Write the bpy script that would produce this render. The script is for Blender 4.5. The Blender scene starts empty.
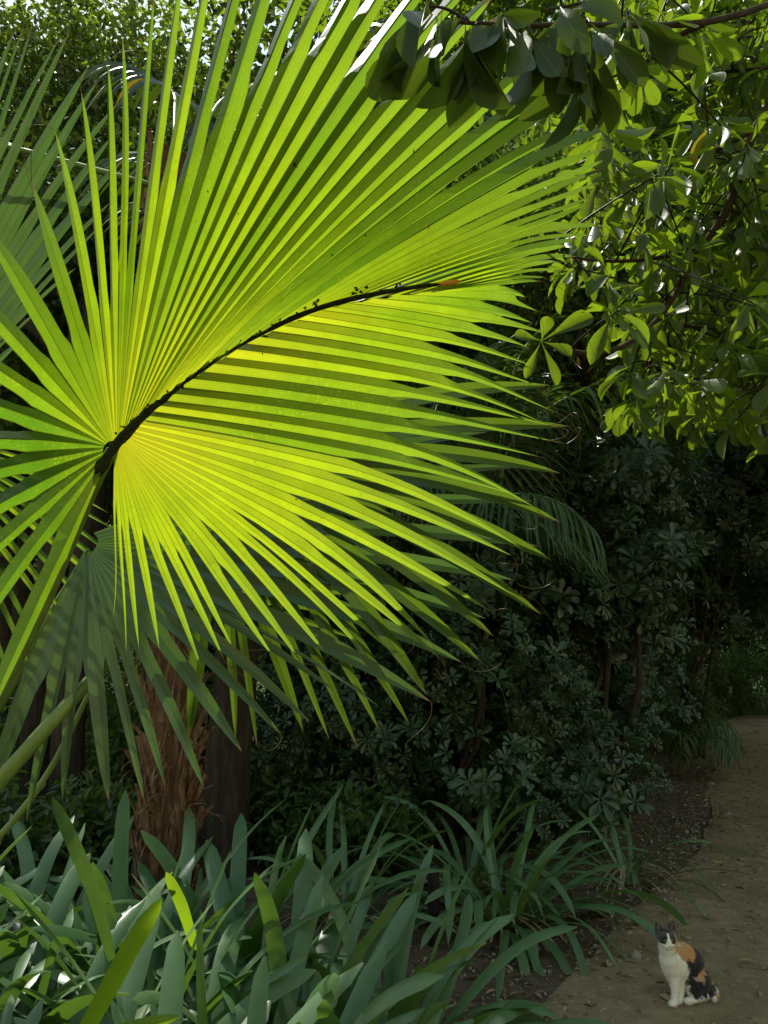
import bpy, bmesh, math, random
import numpy as np
from mathutils import Vector, noise as mnoise

rng = np.random.default_rng(7)
random.seed(7)
C = bpy.context.scene.collection
scene = bpy.context.scene
R = math.radians

# ------------------------------------------------------------------ camera
W, H, F = 768, 1024, 800.0
CAMZ, PITCH = 1.65, R(9.8)
cp, sp = math.cos(PITCH), math.sin(PITCH)
cam = bpy.data.cameras.new('camera')
camo = bpy.data.objects.new('camera', cam)
C.objects.link(camo)
camo.location = (0, 0, CAMZ)
camo.rotation_euler = (R(90) + PITCH, 0, 0)
cam.sensor_fit = 'VERTICAL'
cam.sensor_height = 36.0
cam.lens = F / H * 36.0
cam.clip_end = 2000
cam.clip_start = 0.05
scene.camera = camo


def P(px, py, d):
    """world point seen at a pixel of the photograph at depth d (numpy friendly)"""
    dx = (np.asarray(px, float) - W / 2) / F
    dy = (H / 2 - np.asarray(py, float)) / F
    d = np.asarray(d, float)
    return np.stack(np.broadcast_arrays(dx * d, (cp - sp * dy) * d, CAMZ + (sp + cp * dy) * d), -1)


SUN_EL, SUN_AZ = R(55), R(-34)          # azimuth measured from +Y toward +X
S = np.array([math.cos(SUN_EL) * math.sin(SUN_AZ), math.cos(SUN_EL) * math.cos(SUN_AZ), math.sin(SUN_EL)])


# ------------------------------------------------------------------ object helpers
def tag(o, label=None, cat=None, group=None, kind=None):
    for k, v in (('label', label), ('category', cat), ('group', group), ('kind', kind)):
        if v:
            o[k] = v
    return o


def thing(name, loc, label, cat, group=None):
    o = bpy.data.objects.new(name, None)
    C.objects.link(o)
    o.location = [float(v) for v in loc]
    o.empty_display_size = 0.1
    return tag(o, label, cat, group)


class MB:
    """collects vertices, faces and the leaf attribute (across, along, random)"""
    def __init__(self):
        self.v, self.lf, self.q, self.t, self.n = [], [], [], [], 0

    def add(self, v, quads=None, tris=None, lf=None):
        v = np.asarray(v, float).reshape(-1, 3)
        if lf is None:
            lf = np.zeros((len(v), 3)) + np.array([0, 0, random.random()])
        self.v.append(v)
        self.lf.append(np.asarray(lf, float).reshape(-1, 3))
        if quads is not None and len(quads):
            self.q.append(np.asarray(quads, int).reshape(-1, 4) + self.n)
        if tris is not None and len(tris):
            self.t.append(np.asarray(tris, int).reshape(-1, 3) + self.n)
        self.n += len(v)
        return self

    def grid(self, pts, lf=None, closed=False):
        """pts (rows, cols, 3) -> quads"""
        r, c = pts.shape[:2]
        i = np.arange(r * c).reshape(r, c)
        if closed:
            i = np.concatenate([i, i[:, :1]], 1)
        q = np.stack([i[:-1, :-1], i[:-1, 1:], i[1:, 1:], i[1:, :-1]], -1).reshape(-1, 4)
        return self.add(pts, quads=q, lf=lf)

    def tube(self, pts, rad, sides=8, lf=None, cap=True, bump=0.0):
        pts = np.asarray(pts, float)
        n = len(pts)
        rad = np.broadcast_to(np.asarray(rad, float), (n,))
        tan = np.gradient(pts, axis=0)
        tan /= np.linalg.norm(tan, axis=1, keepdims=True) + 1e-9
        up = np.array([0, 0, 1.0]) if abs(tan[0, 2]) < 0.9 else np.array([1.0, 0, 0])
        a = np.cross(tan, up)
        a /= np.linalg.norm(a, axis=1, keepdims=True) + 1e-9
        b = np.cross(tan, a)
        th = np.linspace(0, 2 * math.pi, sides, endpoint=False)
        rr = rad[:, None] * (1 + bump * rng.standard_normal((n, sides)))
        g = pts[:, None] + rr[..., None] * (np.cos(th)[None, :, None] * a[:, None] + np.sin(th)[None, :, None] * b[:, None])
        l = np.zeros((n, sides, 3))
        l[..., 0] = th / math.pi - 1
        l[..., 1] = np.linspace(0, 1, n)[:, None]
        l[..., 2] = random.random()
        self.grid(g, l if lf is None else lf, closed=True)
        if cap:
            for e in (0, n - 1):
                v = np.concatenate([g[e], pts[e:e + 1]])
                t = [(k, (k + 1) % sides, sides) for k in range(sides)]
                self.add(v, tris=t, lf=np.repeat(l[e:e + 1, 0], sides + 1, 0))
        return self

    def build(self, name, mat, parent=None, smooth=True):
        v = np.concatenate(self.v)
        lf = np.concatenate(self.lf)
        if parent is not None:
            p = parent
            while p is not None:
                v = v - np.array(p.location)
                p = p.parent
        me = bpy.data.meshes.new(name)
        q = np.concatenate(self.q) if self.q else np.zeros((0, 4), int)
        t = np.concatenate(self.t) if self.t else np.zeros((0, 3), int)
        me.vertices.add(len(v))
        me.vertices.foreach_set('co', v.astype(np.float32).ravel())
        me.loops.add(q.size + t.size)
        me.loops.foreach_set('vertex_index', np.concatenate([q.ravel(), t.ravel()]).astype(np.int32))
        me.polygons.add(len(q) + len(t))
        st = np.concatenate([np.arange(len(q)) * 4, q.size + np.arange(len(t)) * 3]).astype(np.int32)
        me.polygons.foreach_set('loop_start', st)
        me.polygons.foreach_set('use_smooth', np.full(len(q) + len(t), bool(smooth)))
        at = me.attributes.new('lf', 'FLOAT_VECTOR', 'POINT')
        at.data.foreach_set('vector', lf.astype(np.float32).ravel())
        me.update(calc_edges=True)
        me.validate()
        me.materials.append(mat)
        o = bpy.data.objects.new(name, me)
        C.objects.link(o)
        o.parent = parent
        return o


def unit(v):
    return v / (np.linalg.norm(v, axis=-1, keepdims=True) + 1e-9)


# leaf templates: (x across -.5..5, y along 0..1, z up), quads
def leaf_template(rows, fold=0.1, curl=0.15):
    v, lf = [], []
    for t, w in rows:
        for x in (-1, 0, 1):
            v.append((x * w * 0.5, t, abs(x) * fold * w - curl * t * t))
            lf.append((x, t))
    q = []
    for r in range(len(rows) - 1):
        for c in (0, 1):
            a = r * 3 + c
            q.append((a, a + 1, a + 4, a + 3))
    return np.array(v, float), np.array(q, int), np.array(lf, float)


OBO = [(0, .04), (.12, .07), (.28, .24), (.46, .56), (.62, .84), (.76, .99), (.87, .95), (.95, .66), (.99, .28), (1, .05)]
OBO_MID = [(0, .07), (.3, .3), (.58, .8), (.8, 1), (.94, .68), (1, .12)]
OBO_LO = [(0, .05), (.35, .42), (.75, 1.0), (1, .12)]
LANCE = [(0, .05), (.3, .75), (.65, .8), (1, .05)]
T_OBO = [leaf_template(OBO, f, c) for f, c in ((.12, .1), (.2, .28), (.05, -.06), (.16, .45))]
T_OBO_MID = [leaf_template(OBO_MID, .08, .10), leaf_template(OBO_MID, .14, .24), leaf_template(OBO_MID, .05, -.03)]
T_OBO_LO = [leaf_template(OBO_LO, .12, .12), leaf_template(OBO_LO, .2, .3)]
T_LANCE = [leaf_template(LANCE, .15, .2), leaf_template(LANCE, .1, .05)]
T_FLAT = (np.array([(0, 0, 0), (.5, .5, .05), (0, 1, -.05), (-.5, .5, .05)], float), np.array([(0, 1, 2, 3)]),
          np.array([(0, 0), (1, .5), (0, 1), (-1, .5)], float))


def put_leaves(mb, tmpl, pos, dirv, nrm, L, Wd, rnd=None):
    tv, tq, tl = tmpl
    n = len(pos)
    if n == 0:
        return
    dirv = unit(dirv)
    side = unit(np.cross(dirv, nrm))
    nn = np.cross(side, dirv)
    L = np.broadcast_to(np.asarray(L, float), (n,))
    Wd = np.broadcast_to(np.asarray(Wd, float), (n,))
    rnd = rng.random(n) if rnd is None else rnd
    v = pos[:, None] + side[:, None] * (tv[None, :, 0:1] * Wd[:, None, None]) + dirv[:, None] * (tv[None, :, 1:2] * L[:, None, None]) + nn[:, None] * (tv[None, :, 2:3] * L[:, None, None])
    q = tq[None] + (np.arange(n) * len(tv))[:, None, None]
    lf = np.concatenate([np.broadcast_to(tl[None], (n,) + tl.shape), np.broadcast_to(rnd[:, None, None], (n, len(tv), 1))], -1)
    mb.add(v, quads=q, lf=lf)


def rand_dirs(n):
    return unit(rng.standard_normal((n, 3)))


# ------------------------------------------------------------------ materials
def nmat(name):
    m = bpy.data.materials.new(name)
    m.use_nodes = True
    nt = m.node_tree
    nt.nodes.clear()
    return m, nt, nt.nodes.new('ShaderNodeOutputMaterial')


def N(nt, typ, ins=None, **kw):
    n = nt.nodes.new(typ)
    for k, v in kw.items():
        setattr(n, k, v)
    for k, v in (ins or {}).items():
        if hasattr(v, 'is_output'):
            nt.links.new(v, n.inputs[k])
        else:
            n.inputs[k].default_value = v
    return n


def col(c):
    return (c[0], c[1], c[2], 1)


def ramp(nt, fac, stops):
    n = nt.nodes.new('ShaderNodeValToRGB')
    e = n.color_ramp.elements
    while len(e) < len(stops):
        e.new(0.5)
    for i, (p, c) in enumerate(stops):
        e[i].position = p
        e[i].color = col(c) if len(c) == 3 else c
    nt.links.new(fac, n.inputs[0])
    return n.outputs[0]


def mix(nt, fac, a, b, blend='MIX'):
    n = nt.nodes.new('ShaderNodeMix')
    n.data_type = 'RGBA'
    n.blend_type = blend
    n.clamp_factor = True
    for sock, v in ((n.inputs[0], fac), (n.inputs[6], a), (n.inputs[7], b)):
        if hasattr(v, 'is_output'):
            nt.links.new(v, sock)
        else:
            sock.default_value = v if not isinstance(v, tuple) else col(v)
    return n.outputs[2]


def math_(nt, op, a, b=0.0, c=0.0, clamp=False):
    n = nt.nodes.new('ShaderNodeMath')
    n.operation = op
    n.use_clamp = clamp
    for i, v in enumerate((a, b, c)):
        if hasattr(v, 'is_output'):
            nt.links.new(v, n.inputs[i])
        else:
            n.inputs[i].default_value = v
    return n.outputs[0]


def leaf_mat(name, dark, light, trans, tfac=0.45, rough=0.42, spec=0.5, vein=0.0, nveins=0, tip=None, tip_at=0.95,
             mottle=0.25, scale=6.0, yellow=None, dead=0.0, midrib=None, trans2=None, fleck=None, rib=0, fade=None):
    m, nt, out = nmat(name)
    at = N(nt, 'ShaderNodeAttribute', attribute_name='lf')
    xyz = N(nt, 'ShaderNodeSeparateXYZ', {0: at.outputs['Vector']})
    ac, al, rd = xyz.outputs
    geo = N(nt, 'ShaderNodeTexCoord')
    nz = N(nt, 'ShaderNodeTexNoise', {'Vector': geo.outputs['Object'], 'Scale': scale, 'Detail': 5.0, 'Roughness': .65})
    c = mix(nt, rd, dark, light)
    tr = mix(nt, math_(nt, 'MULTIPLY', rd, 1.0 if trans2 else 0.7), trans, trans2 or tuple(x * .55 for x in trans))
    mo = math_(nt, 'MULTIPLY_ADD', nz.outputs['Fac'], 2.2 * mottle, 1 - 1.1 * mottle)
    mo3 = N(nt, 'ShaderNodeCombineColor', {0: mo, 1: mo, 2: mo}).outputs[0]
    c = mix(nt, 1.0, c, mo3, 'MULTIPLY')
    tr = mix(nt, 1.0, tr, mo3, 'MULTIPLY')
    if fleck:
        n2 = N(nt, 'ShaderNodeTexNoise', {'Vector': geo.outputs['Object'], 'Scale': 150.0, 'Detail': 4.0, 'Roughness': .6})
        n3 = N(nt, 'ShaderNodeTexNoise', {'Vector': geo.outputs['Object'], 'Scale': 5.0, 'Detail': 2.0})
        f = ramp(nt, n2.outputs['Fac'], [(.56, (0, 0, 0)), (.68, (1, 1, 1))])
        f = math_(nt, 'MULTIPLY', f, ramp(nt, n3.outputs['Fac'], [(.42, (0, 0, 0)), (.6, (1, 1, 1))]))
        tr = mix(nt, math_(nt, 'MULTIPLY', f, .45), tr, fleck)
        f = ramp(nt, n2.outputs['Fac'], [(.30, (1, 1, 1)), (.36, (0, 0, 0))])
        tr = mix(nt, math_(nt, 'MULTIPLY', f, .6), tr, (.12, .2, .01))
    if yellow:
        f = ramp(nt, al, [(0.0, (1, 1, 1)), (0.3, (0, 0, 0))])
        f = math_(nt, 'MULTIPLY', f, math_(nt, 'MULTIPLY_ADD', rd, -.75, .85))
        tr = mix(nt, f, tr, yellow)
        c = mix(nt, math_(nt, 'MULTIPLY', f, .6), c, tuple(x * .6 for x in yellow))
    if nveins:
        w = math_(nt, 'SINE', math_(nt, 'MULTIPLY', ac, nveins))
        w = math_(nt, 'MULTIPLY_ADD', w, vein, 1 - vein)
        w3 = N(nt, 'ShaderNodeCombineColor', {0: w, 1: w, 2: w}).outputs[0]
        c = mix(nt, 1.0, c, w3, 'MULTIPLY')
        tr = mix(nt, 1.0, tr, w3, 'MULTIPLY')
    if rib:
        aa = math_(nt, 'ABSOLUTE', ac)
        f = math_(nt, 'MAXIMUM', ramp(nt, aa, [(0.03, (1, 1, 1)), (0.10, (0, 0, 0))]), ramp(nt, aa, [(.90, (0, 0, 0)), (.985, (1, 1, 1))]))
        f = math_(nt, 'MULTIPLY', f, rib)
        tr = mix(nt, f, tr, tuple(x * .22 for x in trans))
    if midrib:
        f = ramp(nt, math_(nt, 'ABSOLUTE', ac), [(0.04, (1, 1, 1)), (0.13, (0, 0, 0))])
        f = math_(nt, 'MULTIPLY', f, .75)
        c = mix(nt, f, c, midrib)
        tr = mix(nt, math_(nt, 'MULTIPLY', f, .6), tr, tuple(x * .8 for x in midrib))
    if fade:
        f = ramp(nt, al, [(.45, (0, 0, 0)), (.95, (1, 1, 1))])
        tr = mix(nt, math_(nt, 'MULTIPLY', f, .75), tr, fade)
        c = mix(nt, math_(nt, 'MULTIPLY', f, .6), c, (.12, .17, .09))
    if tip:
        f = math_(nt, 'MULTIPLY_ADD', nz.outputs['Fac'], .05, al)
        f = math_(nt, 'MULTIPLY_ADD', rd, .03, f)
        f = math_(nt, 'MULTIPLY', f, .9)
        f = ramp(nt, f, [(tip_at * .9, (0, 0, 0)), (tip_at * .9 + .035, (1, 1, 1))])
        c = mix(nt, f, c, tip)
        tr = mix(nt, f, tr, tuple(x * .5 for x in tip))
    if dead:
        f = ramp(nt, rd, [(1 - dead, (0, 0, 0)), (1 - dead + .01, (1, 1, 1))])
        c = mix(nt, f, c, (.32, .24, .04))
        tr = mix(nt, f, tr, (.4, .27, .02))
    wd_ = math_(nt, 'LESS_THAN', rd, -.5)      # woody pieces of the same spray
    c = mix(nt, wd_, c, (.05, .035, .02))
    tr = mix(nt, wd_, tr, (.003, .002, .001))
    bm = N(nt, 'ShaderNodeBump', {'Height': nz.outputs['Fac'], 'Strength': .15, 'Distance': .01})
    b = N(nt, 'ShaderNodeBsdfPrincipled', {'Base Color': c, 'Roughness': rough, 'Specular IOR Level': spec, 'Normal': bm.outputs[0]})
    t = N(nt, 'ShaderNodeBsdfTranslucent', {'Color': tr})
    ms = N(nt, 'ShaderNodeMixShader', {0: tfac, 1: b.outputs[0], 2: t.outputs[0]})
    nt.links.new(ms.outputs[0], out.inputs[0])
    return m


def rough_mat(name, stops, scale=8.0, rough=.85, bump=.5, stretch=(1, 1, 1), dist=.02, spec=.2):
    m, nt, out = nmat(name)
    geo = N(nt, 'ShaderNodeTexCoord')
    mp = N(nt, 'ShaderNodeMapping', {'Vector': geo.outputs['Object'], 'Scale': stretch})
    nz = N(nt, 'ShaderNodeTexNoise', {'Vector': mp.outputs[0], 'Scale': scale, 'Detail': 8.0, 'Roughness': .65})
    c = ramp(nt, nz.outputs['Fac'], stops)
    bm = N(nt, 'ShaderNodeBump', {'Height': nz.outputs['Fac'], 'Strength': bump, 'Distance': dist})
    b = N(nt, 'ShaderNodeBsdfPrincipled', {'Base Color': c, 'Roughness': rough, 'Specular IOR Level': spec, 'Normal': bm.outputs[0]})
    nt.links.new(b.outputs[0], out.inputs[0])
    return m


def soil_mat(name, a, b_, c_, moss, leafy, green=False):
    m, nt, out = nmat(name)
    geo = N(nt, 'ShaderNodeTexCoord')
    v = geo.outputs['Object']
    big = N(nt, 'ShaderNodeTexNoise', {'Vector': v, 'Scale': .9, 'Detail': 6.0, 'Roughness': .6})
    med = N(nt, 'ShaderNodeTexNoise', {'Vector': v, 'Scale': 9.0, 'Detail': 8.0, 'Roughness': .7})
    fine = N(nt, 'ShaderNodeTexNoise', {'Vector': v, 'Scale': 110.0, 'Detail': 4.0, 'Roughness': .7})
    vor = N(nt, 'ShaderNodeTexVoronoi', {'Vector': v, 'Scale': 75.0})
    c = ramp(nt, med.outputs['Fac'], [(.3, a), (.52, b_), (.72, c_)])
    f = ramp(nt, big.outputs['Fac'], [(.52, (0, 0, 0)), (.66, (1, 1, 1))])
    f = math_(nt, 'MULTIPLY', f, math_(nt, 'MULTIPLY', med.outputs['Fac'], 1.1))
    c = mix(nt, f, c, moss)
    if green:                                  # plants cover the soil away from the path
        sx = N(nt, 'ShaderNodeSeparateXYZ', {0: v})
        far = math_(nt, 'MULTIPLY_ADD', sx.outputs[1], .25, -4.6, clamp=True)
        lef = math_(nt, 'MULTIPLY_ADD', sx.outputs[0], -.5, -.9, clamp=True)
        gm = math_(nt, 'MAXIMUM', far, lef)
        c = mix(nt, gm, c, mix(nt, med.outputs['Fac'], (.02, .045, .01), (.07, .12, .025)))
    g = ramp(nt, fine.outputs['Fac'], [(.32, (.45, .45, .45)), (.5, (1, 1, 1)), (.68, (1.0, 1.0, 1.0))])
    c = mix(nt, .8, c, g, 'MULTIPLY')
    st = ramp(nt, N(nt, 'ShaderNodeSeparateColor', {0: vor.outputs['Color']}).outputs[0], [(.90, (0, 0, 0)), (.93, (1, 1, 1))])
    sd = ramp(nt, vor.outputs['Distance'], [(.25, (1, 1, 1)), (.4, (0, 0, 0))])
    st = math_(nt, 'MULTIPLY', st, math_(nt, 'MULTIPLY', sd, leafy))
    c = mix(nt, st, c, (.42, .37, .30))
    hgt = math_(nt, 'MULTIPLY_ADD', fine.outputs['Fac'], .5, med.outputs['Fac'])
    hgt = math_(nt, 'MULTIPLY_ADD', st, .4, hgt)
    bm = N(nt, 'ShaderNodeBump', {'Height': hgt, 'Strength': .7, 'Distance': .02})
    b = N(nt, 'ShaderNodeBsdfPrincipled', {'Base Color': c, 'Roughness': .92, 'Specular IOR Level': .15, 'Normal': bm.outputs[0]})
    nt.links.new(b.outputs[0], out.inputs[0])
    return m


M = {}
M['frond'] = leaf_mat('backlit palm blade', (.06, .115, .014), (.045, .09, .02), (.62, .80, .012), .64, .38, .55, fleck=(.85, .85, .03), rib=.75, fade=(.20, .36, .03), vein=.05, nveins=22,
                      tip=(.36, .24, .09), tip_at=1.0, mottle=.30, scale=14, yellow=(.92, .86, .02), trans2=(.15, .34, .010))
M['frond_shade'] = leaf_mat('palm blade toned as shaded', (.045, .10, .026), (.07, .13, .04), (.24, .40, .02), .40, .34, .6, rib=.6, vein=.1, nveins=24,
                            tip=(.28, .2, .08), tip_at=1.005, mottle=.25, scale=10)  # darker blade copy carrying shade in its colour
M['frond_blue'] = leaf_mat('grey green palm blade', (.075, .145, .07), (.11, .19, .10), (.16, .32, .045), .32, .33, .65, rib=.5, vein=.08, nveins=22,
                           tip=(.3, .22, .1), tip_at=1.005, mottle=.2, scale=8)
M['frond_far'] = leaf_mat('far palm blade', (.03, .06, .015), (.06, .10, .03), (.13, .21, .014), .3, .4, .5, mottle=.3, scale=4, dead=.03, rib=.5)
M['petiole'] = rough_mat('green leaf stalk', [(.3, (.10, .17, .03)), (.6, (.17, .25, .05)), (.8, (.22, .28, .07))], 4, .45, .12, (8, 8, 1), .005, .5)
M['costa'] = rough_mat('dark leaf midrib', [(.3, (.008, .012, .004)), (.6, (.02, .03, .008)), (.8, (.05, .05, .012))], 60, .7, .9, (1, 1, 1), .01)
M['orange'] = rough_mat('orange dry stub', [(.3, (.5, .2, .02)), (.7, (.75, .36, .04))], 40, .6, .3)
M['debris'] = rough_mat('dark plant crumbs', [(.3, (.02, .015, .008)), (.7, (.07, .05, .02))], 60, .9, .3)
M['thread'] = rough_mat('dry leaf thread', [(.3, (.25, .17, .09)), (.7, (.45, .34, .2))], 20, .7, .1)
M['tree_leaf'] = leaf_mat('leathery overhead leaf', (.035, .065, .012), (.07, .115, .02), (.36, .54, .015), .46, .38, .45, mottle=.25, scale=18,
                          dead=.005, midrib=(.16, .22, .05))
M['tree_leaf_shaded'] = leaf_mat('overhead leaf toned as shaded', (.038, .070, .014), (.06, .10, .02), (.18, .28, .012), .3, .46, .35, mottle=.3, scale=18, midrib=(.12, .17, .05))  # dimmer copy of the overhead leaf; shade is put into its colour
M['shrub_leaf'] = leaf_mat('dark shrub leaf', (.028, .066, .027), (.058, .108, .048), (.08, .16, .02), .2, .33, .6, mottle=.25, scale=14, midrib=(.10, .15, .07))
M['strap'] = leaf_mat('dark strap leaf', (.055, .135, .045), (.11, .21, .08), (.19, .36, .028), .26, .38, .5, vein=.07, nveins=30,
                      mottle=.32, scale=11, tip=(.30, .22, .08), tip_at=1.03)
M['strap_mid'] = leaf_mat('grey green strap leaf', (.085, .175, .066), (.15, .255, .11), (.20, .38, .03), .26, .36, .55, vein=.06, nveins=30, mottle=.3, scale=11, tip=(.3, .22, .08), tip_at=1.03)
M['strap_lit'] = leaf_mat('strap leaf toned as sunlit', (.10, .18, .02), (.12, .2, .03), (.50, .78, .02),   .65, .36, .5, vein=.035, nveins=14, mottle=.15, scale=9)  # lit copy of the strap leaf, sunlight through it put into the colour
M['strap_pale'] = leaf_mat('pale strap leaf', (.2, .27, .12), (.24, .3, .15), (.35, .5, .08), .3, .3, .6, vein=.03, nveins=14, mottle=.2)
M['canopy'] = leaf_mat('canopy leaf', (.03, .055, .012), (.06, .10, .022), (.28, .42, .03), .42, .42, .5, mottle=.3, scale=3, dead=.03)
M['canopy_shaded'] = leaf_mat('canopy leaf toned as shaded', (.025, .045, .010), (.05, .08, .018), (.12, .19, .015), .3, .5, .3, mottle=.3, scale=3, dead=.03)  # canopy copy with less glow; the shade is in its colour
M['canopy_lit'] = leaf_mat('far leaf toned as sunlit', (.045, .085, .014), (.085, .14, .028), (.40, .55, .04), .5, .42, .5, mottle=.3, scale=3, dead=.03)  # brighter canopy copy with sunlight mixed into the leaf colour
M['under'] = leaf_mat('undergrowth leaf', (.03, .06, .016), (.06, .11, .03), (.25, .42, .03), .35, .4, .5, mottle=.3, scale=5, dead=.04)
M['twig'] = rough_mat('dark twig bark', [(.3, (.03, .02, .012)), (.7, (.085, .06, .035))], 30, .85, .5)
M['bark'] = rough_mat('tree bark', [(.3, (.022, .017, .012)), (.55, (.05, .04, .028)), (.75, (.09, .075, .055))], 7, .9, .9, (3, 3, .5), .03)
M['palm_bark'] = rough_mat('palm trunk bark', [(.3, (.06, .03, .016)), (.55, (.15, .08, .042)), (.75, (.26, .16, .09))], 9, .9, .9, (2.5, 2.5, .6), .03)
M['fibre'] = rough_mat('palm trunk fibre', [(.28, (.05, .028, .017)), (.45, (.16, .085, .05)), (.60, (.28, .17, .105)), (.74, (.44, .35, .26))], 7, .9, .9, (5, 5, .5), .02)
M['ground'] = soil_mat('bed soil', (.07, .050, .031), (.13, .096, .062), (.20, .155, .105), (.06, .075, .02), .5, True)
M['path'] = soil_mat('trodden path earth', (.225, .155, .084), (.31, .222, .125), (.40, .30, .18), (.10, .112, .030), .8)
M['litter'] = leaf_mat('dead leaf', (.16, .10, .05), (.46, .35, .21), (.2, .13, .05), .1, .75, .2, mottle=.4, scale=20)
M['straw'] = rough_mat('dry straw', [(.3, (.10, .07, .035)), (.7, (.34, .27, .16))], 9, .9, .2)
M['stone'] = rough_mat('pale pebble', [(.3, (.16, .13, .10)), (.7, (.42, .36, .29))], 25, .9, .3)
M['black'] = rough_mat('black plastic', [(.3, (.008, .008, .009)), (.7, (.016, .016, .018))], 30, .5, .05)


# ------------------------------------------------------------------ ground
def vnoise(x, y, s, seed=0.0):
    x, y = np.broadcast_arrays(np.asarray(x, float), np.asarray(y, float))
    return np.array([mnoise.noise((a * s + seed, b * s - seed, seed)) for a, b in zip(x.ravel(), y.ravel())]).reshape(x.shape)


PY_ = np.array([-6, 0, 2.5, 3.7, 4.9, 6.3, 9.4, 13., 16., 18.9, 22.])
PL_ = np.array([-1.6, -.4, 0.12, .44, 1.15, 2.05, 3.6, 5.1, 6.3, 7.6, 9.6])
PR_ = np.array([1.3, 2.0, 2.6, 3.1, 3.9, 4.9, 6.6, 9.0, 12.5, 18., 26.])


def path_l(y):
    return np.interp(y, PY_, PL_)


def path_r(y):
    return np.interp(y, PY_, PR_)


def sstep(a, b, x):
    t = np.clip((np.asarray(x, float) - a) / (b - a), 0, 1)
    return t * t * (3 - 2 * t)


def height(x, y):
    x, y = np.broadcast_arrays(np.asarray(x, float), np.asarray(y, float))
    dl = path_l(y) - x
    dr = x - path_r(y)
    out = np.maximum(dl, dr)
    h = 0.10 * sstep(.25, 1.6, out)
    return h + 0.035 * vnoise(x, y, .7, 3.1) + 0.012 * vnoise(x, y, 3.1, 8.2)


def axis(lo, hi, fine_lo, fine_hi, fs, grow=1.25):
    a = list(np.arange(fine_lo, fine_hi, fs))
    s, v = fs, fine_hi
    right = []
    while v < hi:
        right.append(v)
        s *= grow
        v += s
    right.append(hi)
    s, v = fs, fine_lo
    left = []
    while v > lo:
        s *= grow
        v -= s
        left.append(max(v, lo))
    return np.array(left[::-1] + a + right)


gx = axis(-400, 400, -5, 9, .14)
gy = axis(-60, 700, -1, 20, .14)
X, Y = np.meshgrid(gx, gy)
Z = height(X, Y)
ins = np.minimum(X - path_l(Y), path_r(Y) - X)
Z = Z - 0.05 * sstep(0.05, .3, ins) * (Y < 21.5) * (Y > -5.5)
mb = MB()
mb.grid(np.stack([X, Y, Z], -1))
tag(mb.build('ground', M['ground']), kind='structure')

mb = MB()
ys = np.arange(-5, 21, .1)
us = np.linspace(0, 1, 36)
Yg, Ug = np.meshgrid(ys, us, indexing='ij')
wob = .14 * vnoise(ys, ys * 0, .9, 5.5)[:, None] + .05 * vnoise(ys, ys * 0, 4, 1.5)[:, None]
wob2 = .2 * vnoise(ys, ys * 0, .8, 9.5)[:, None]
xl = path_l(ys)[:, None] + .10 + wob
xr = path_r(ys)[:, None] - .10 + wob2
Xg = xl + (xr - xl) * Ug
Zg = height(Xg, Yg) + .004 - .012 * (1 - sstep(0, .06, np.minimum(Ug, 1 - Ug))) + .008
mb.grid(np.stack([Xg, Yg, Zg], -1))
tag(mb.build('path', M['path']), kind='structure')


# wooded rise added to close the view and block low sky glow
M['hill'] = rough_mat('wooded hill', [(.3, (.012, .022, .006)), (.5, (.03, .05, .014)), (.7, (.06, .09, .025))], .6, .9, .8, (1, 1, 1), .5)
mb = MB()
aa_, rr_ = np.meshgrid(np.linspace(-.2, math.pi + .2, 160), np.array([44, 48, 53, 60, 70, 85, 110, 150, 200.]), indexing='ij')
hx_, hy_ = np.cos(aa_) * rr_, np.sin(aa_) * rr_
hz_ = np.interp(rr_, [44, 48, 60, 85, 110, 200], [-1, 2, 9, 17, 21, 26]) * (.8 + .35 * vnoise(hx_, hy_, .03, 4.0)) + 1.6 * vnoise(hx_, hy_, .23, 2.0) * (rr_ > 46)
mb.grid(np.stack([hx_, hy_, hz_], -1))
tag(mb.build('hill', M['hill']), kind='structure')


def gz(x, y):
    return float(height(np.array([x]), np.array([y]))[0])


def ground_at(px, py):
    """where the sight line through a pixel meets the ground"""
    z = 0.0
    for _ in range(6):
        d1 = P(px, py, 1.0) - np.array([0, 0, CAMZ])
        t = (z - CAMZ) / d1[2]
        p = np.array([0, 0, CAMZ]) + d1 * t
        z = gz(p[0], p[1])
    return np.array([p[0], p[1], z])


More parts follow.
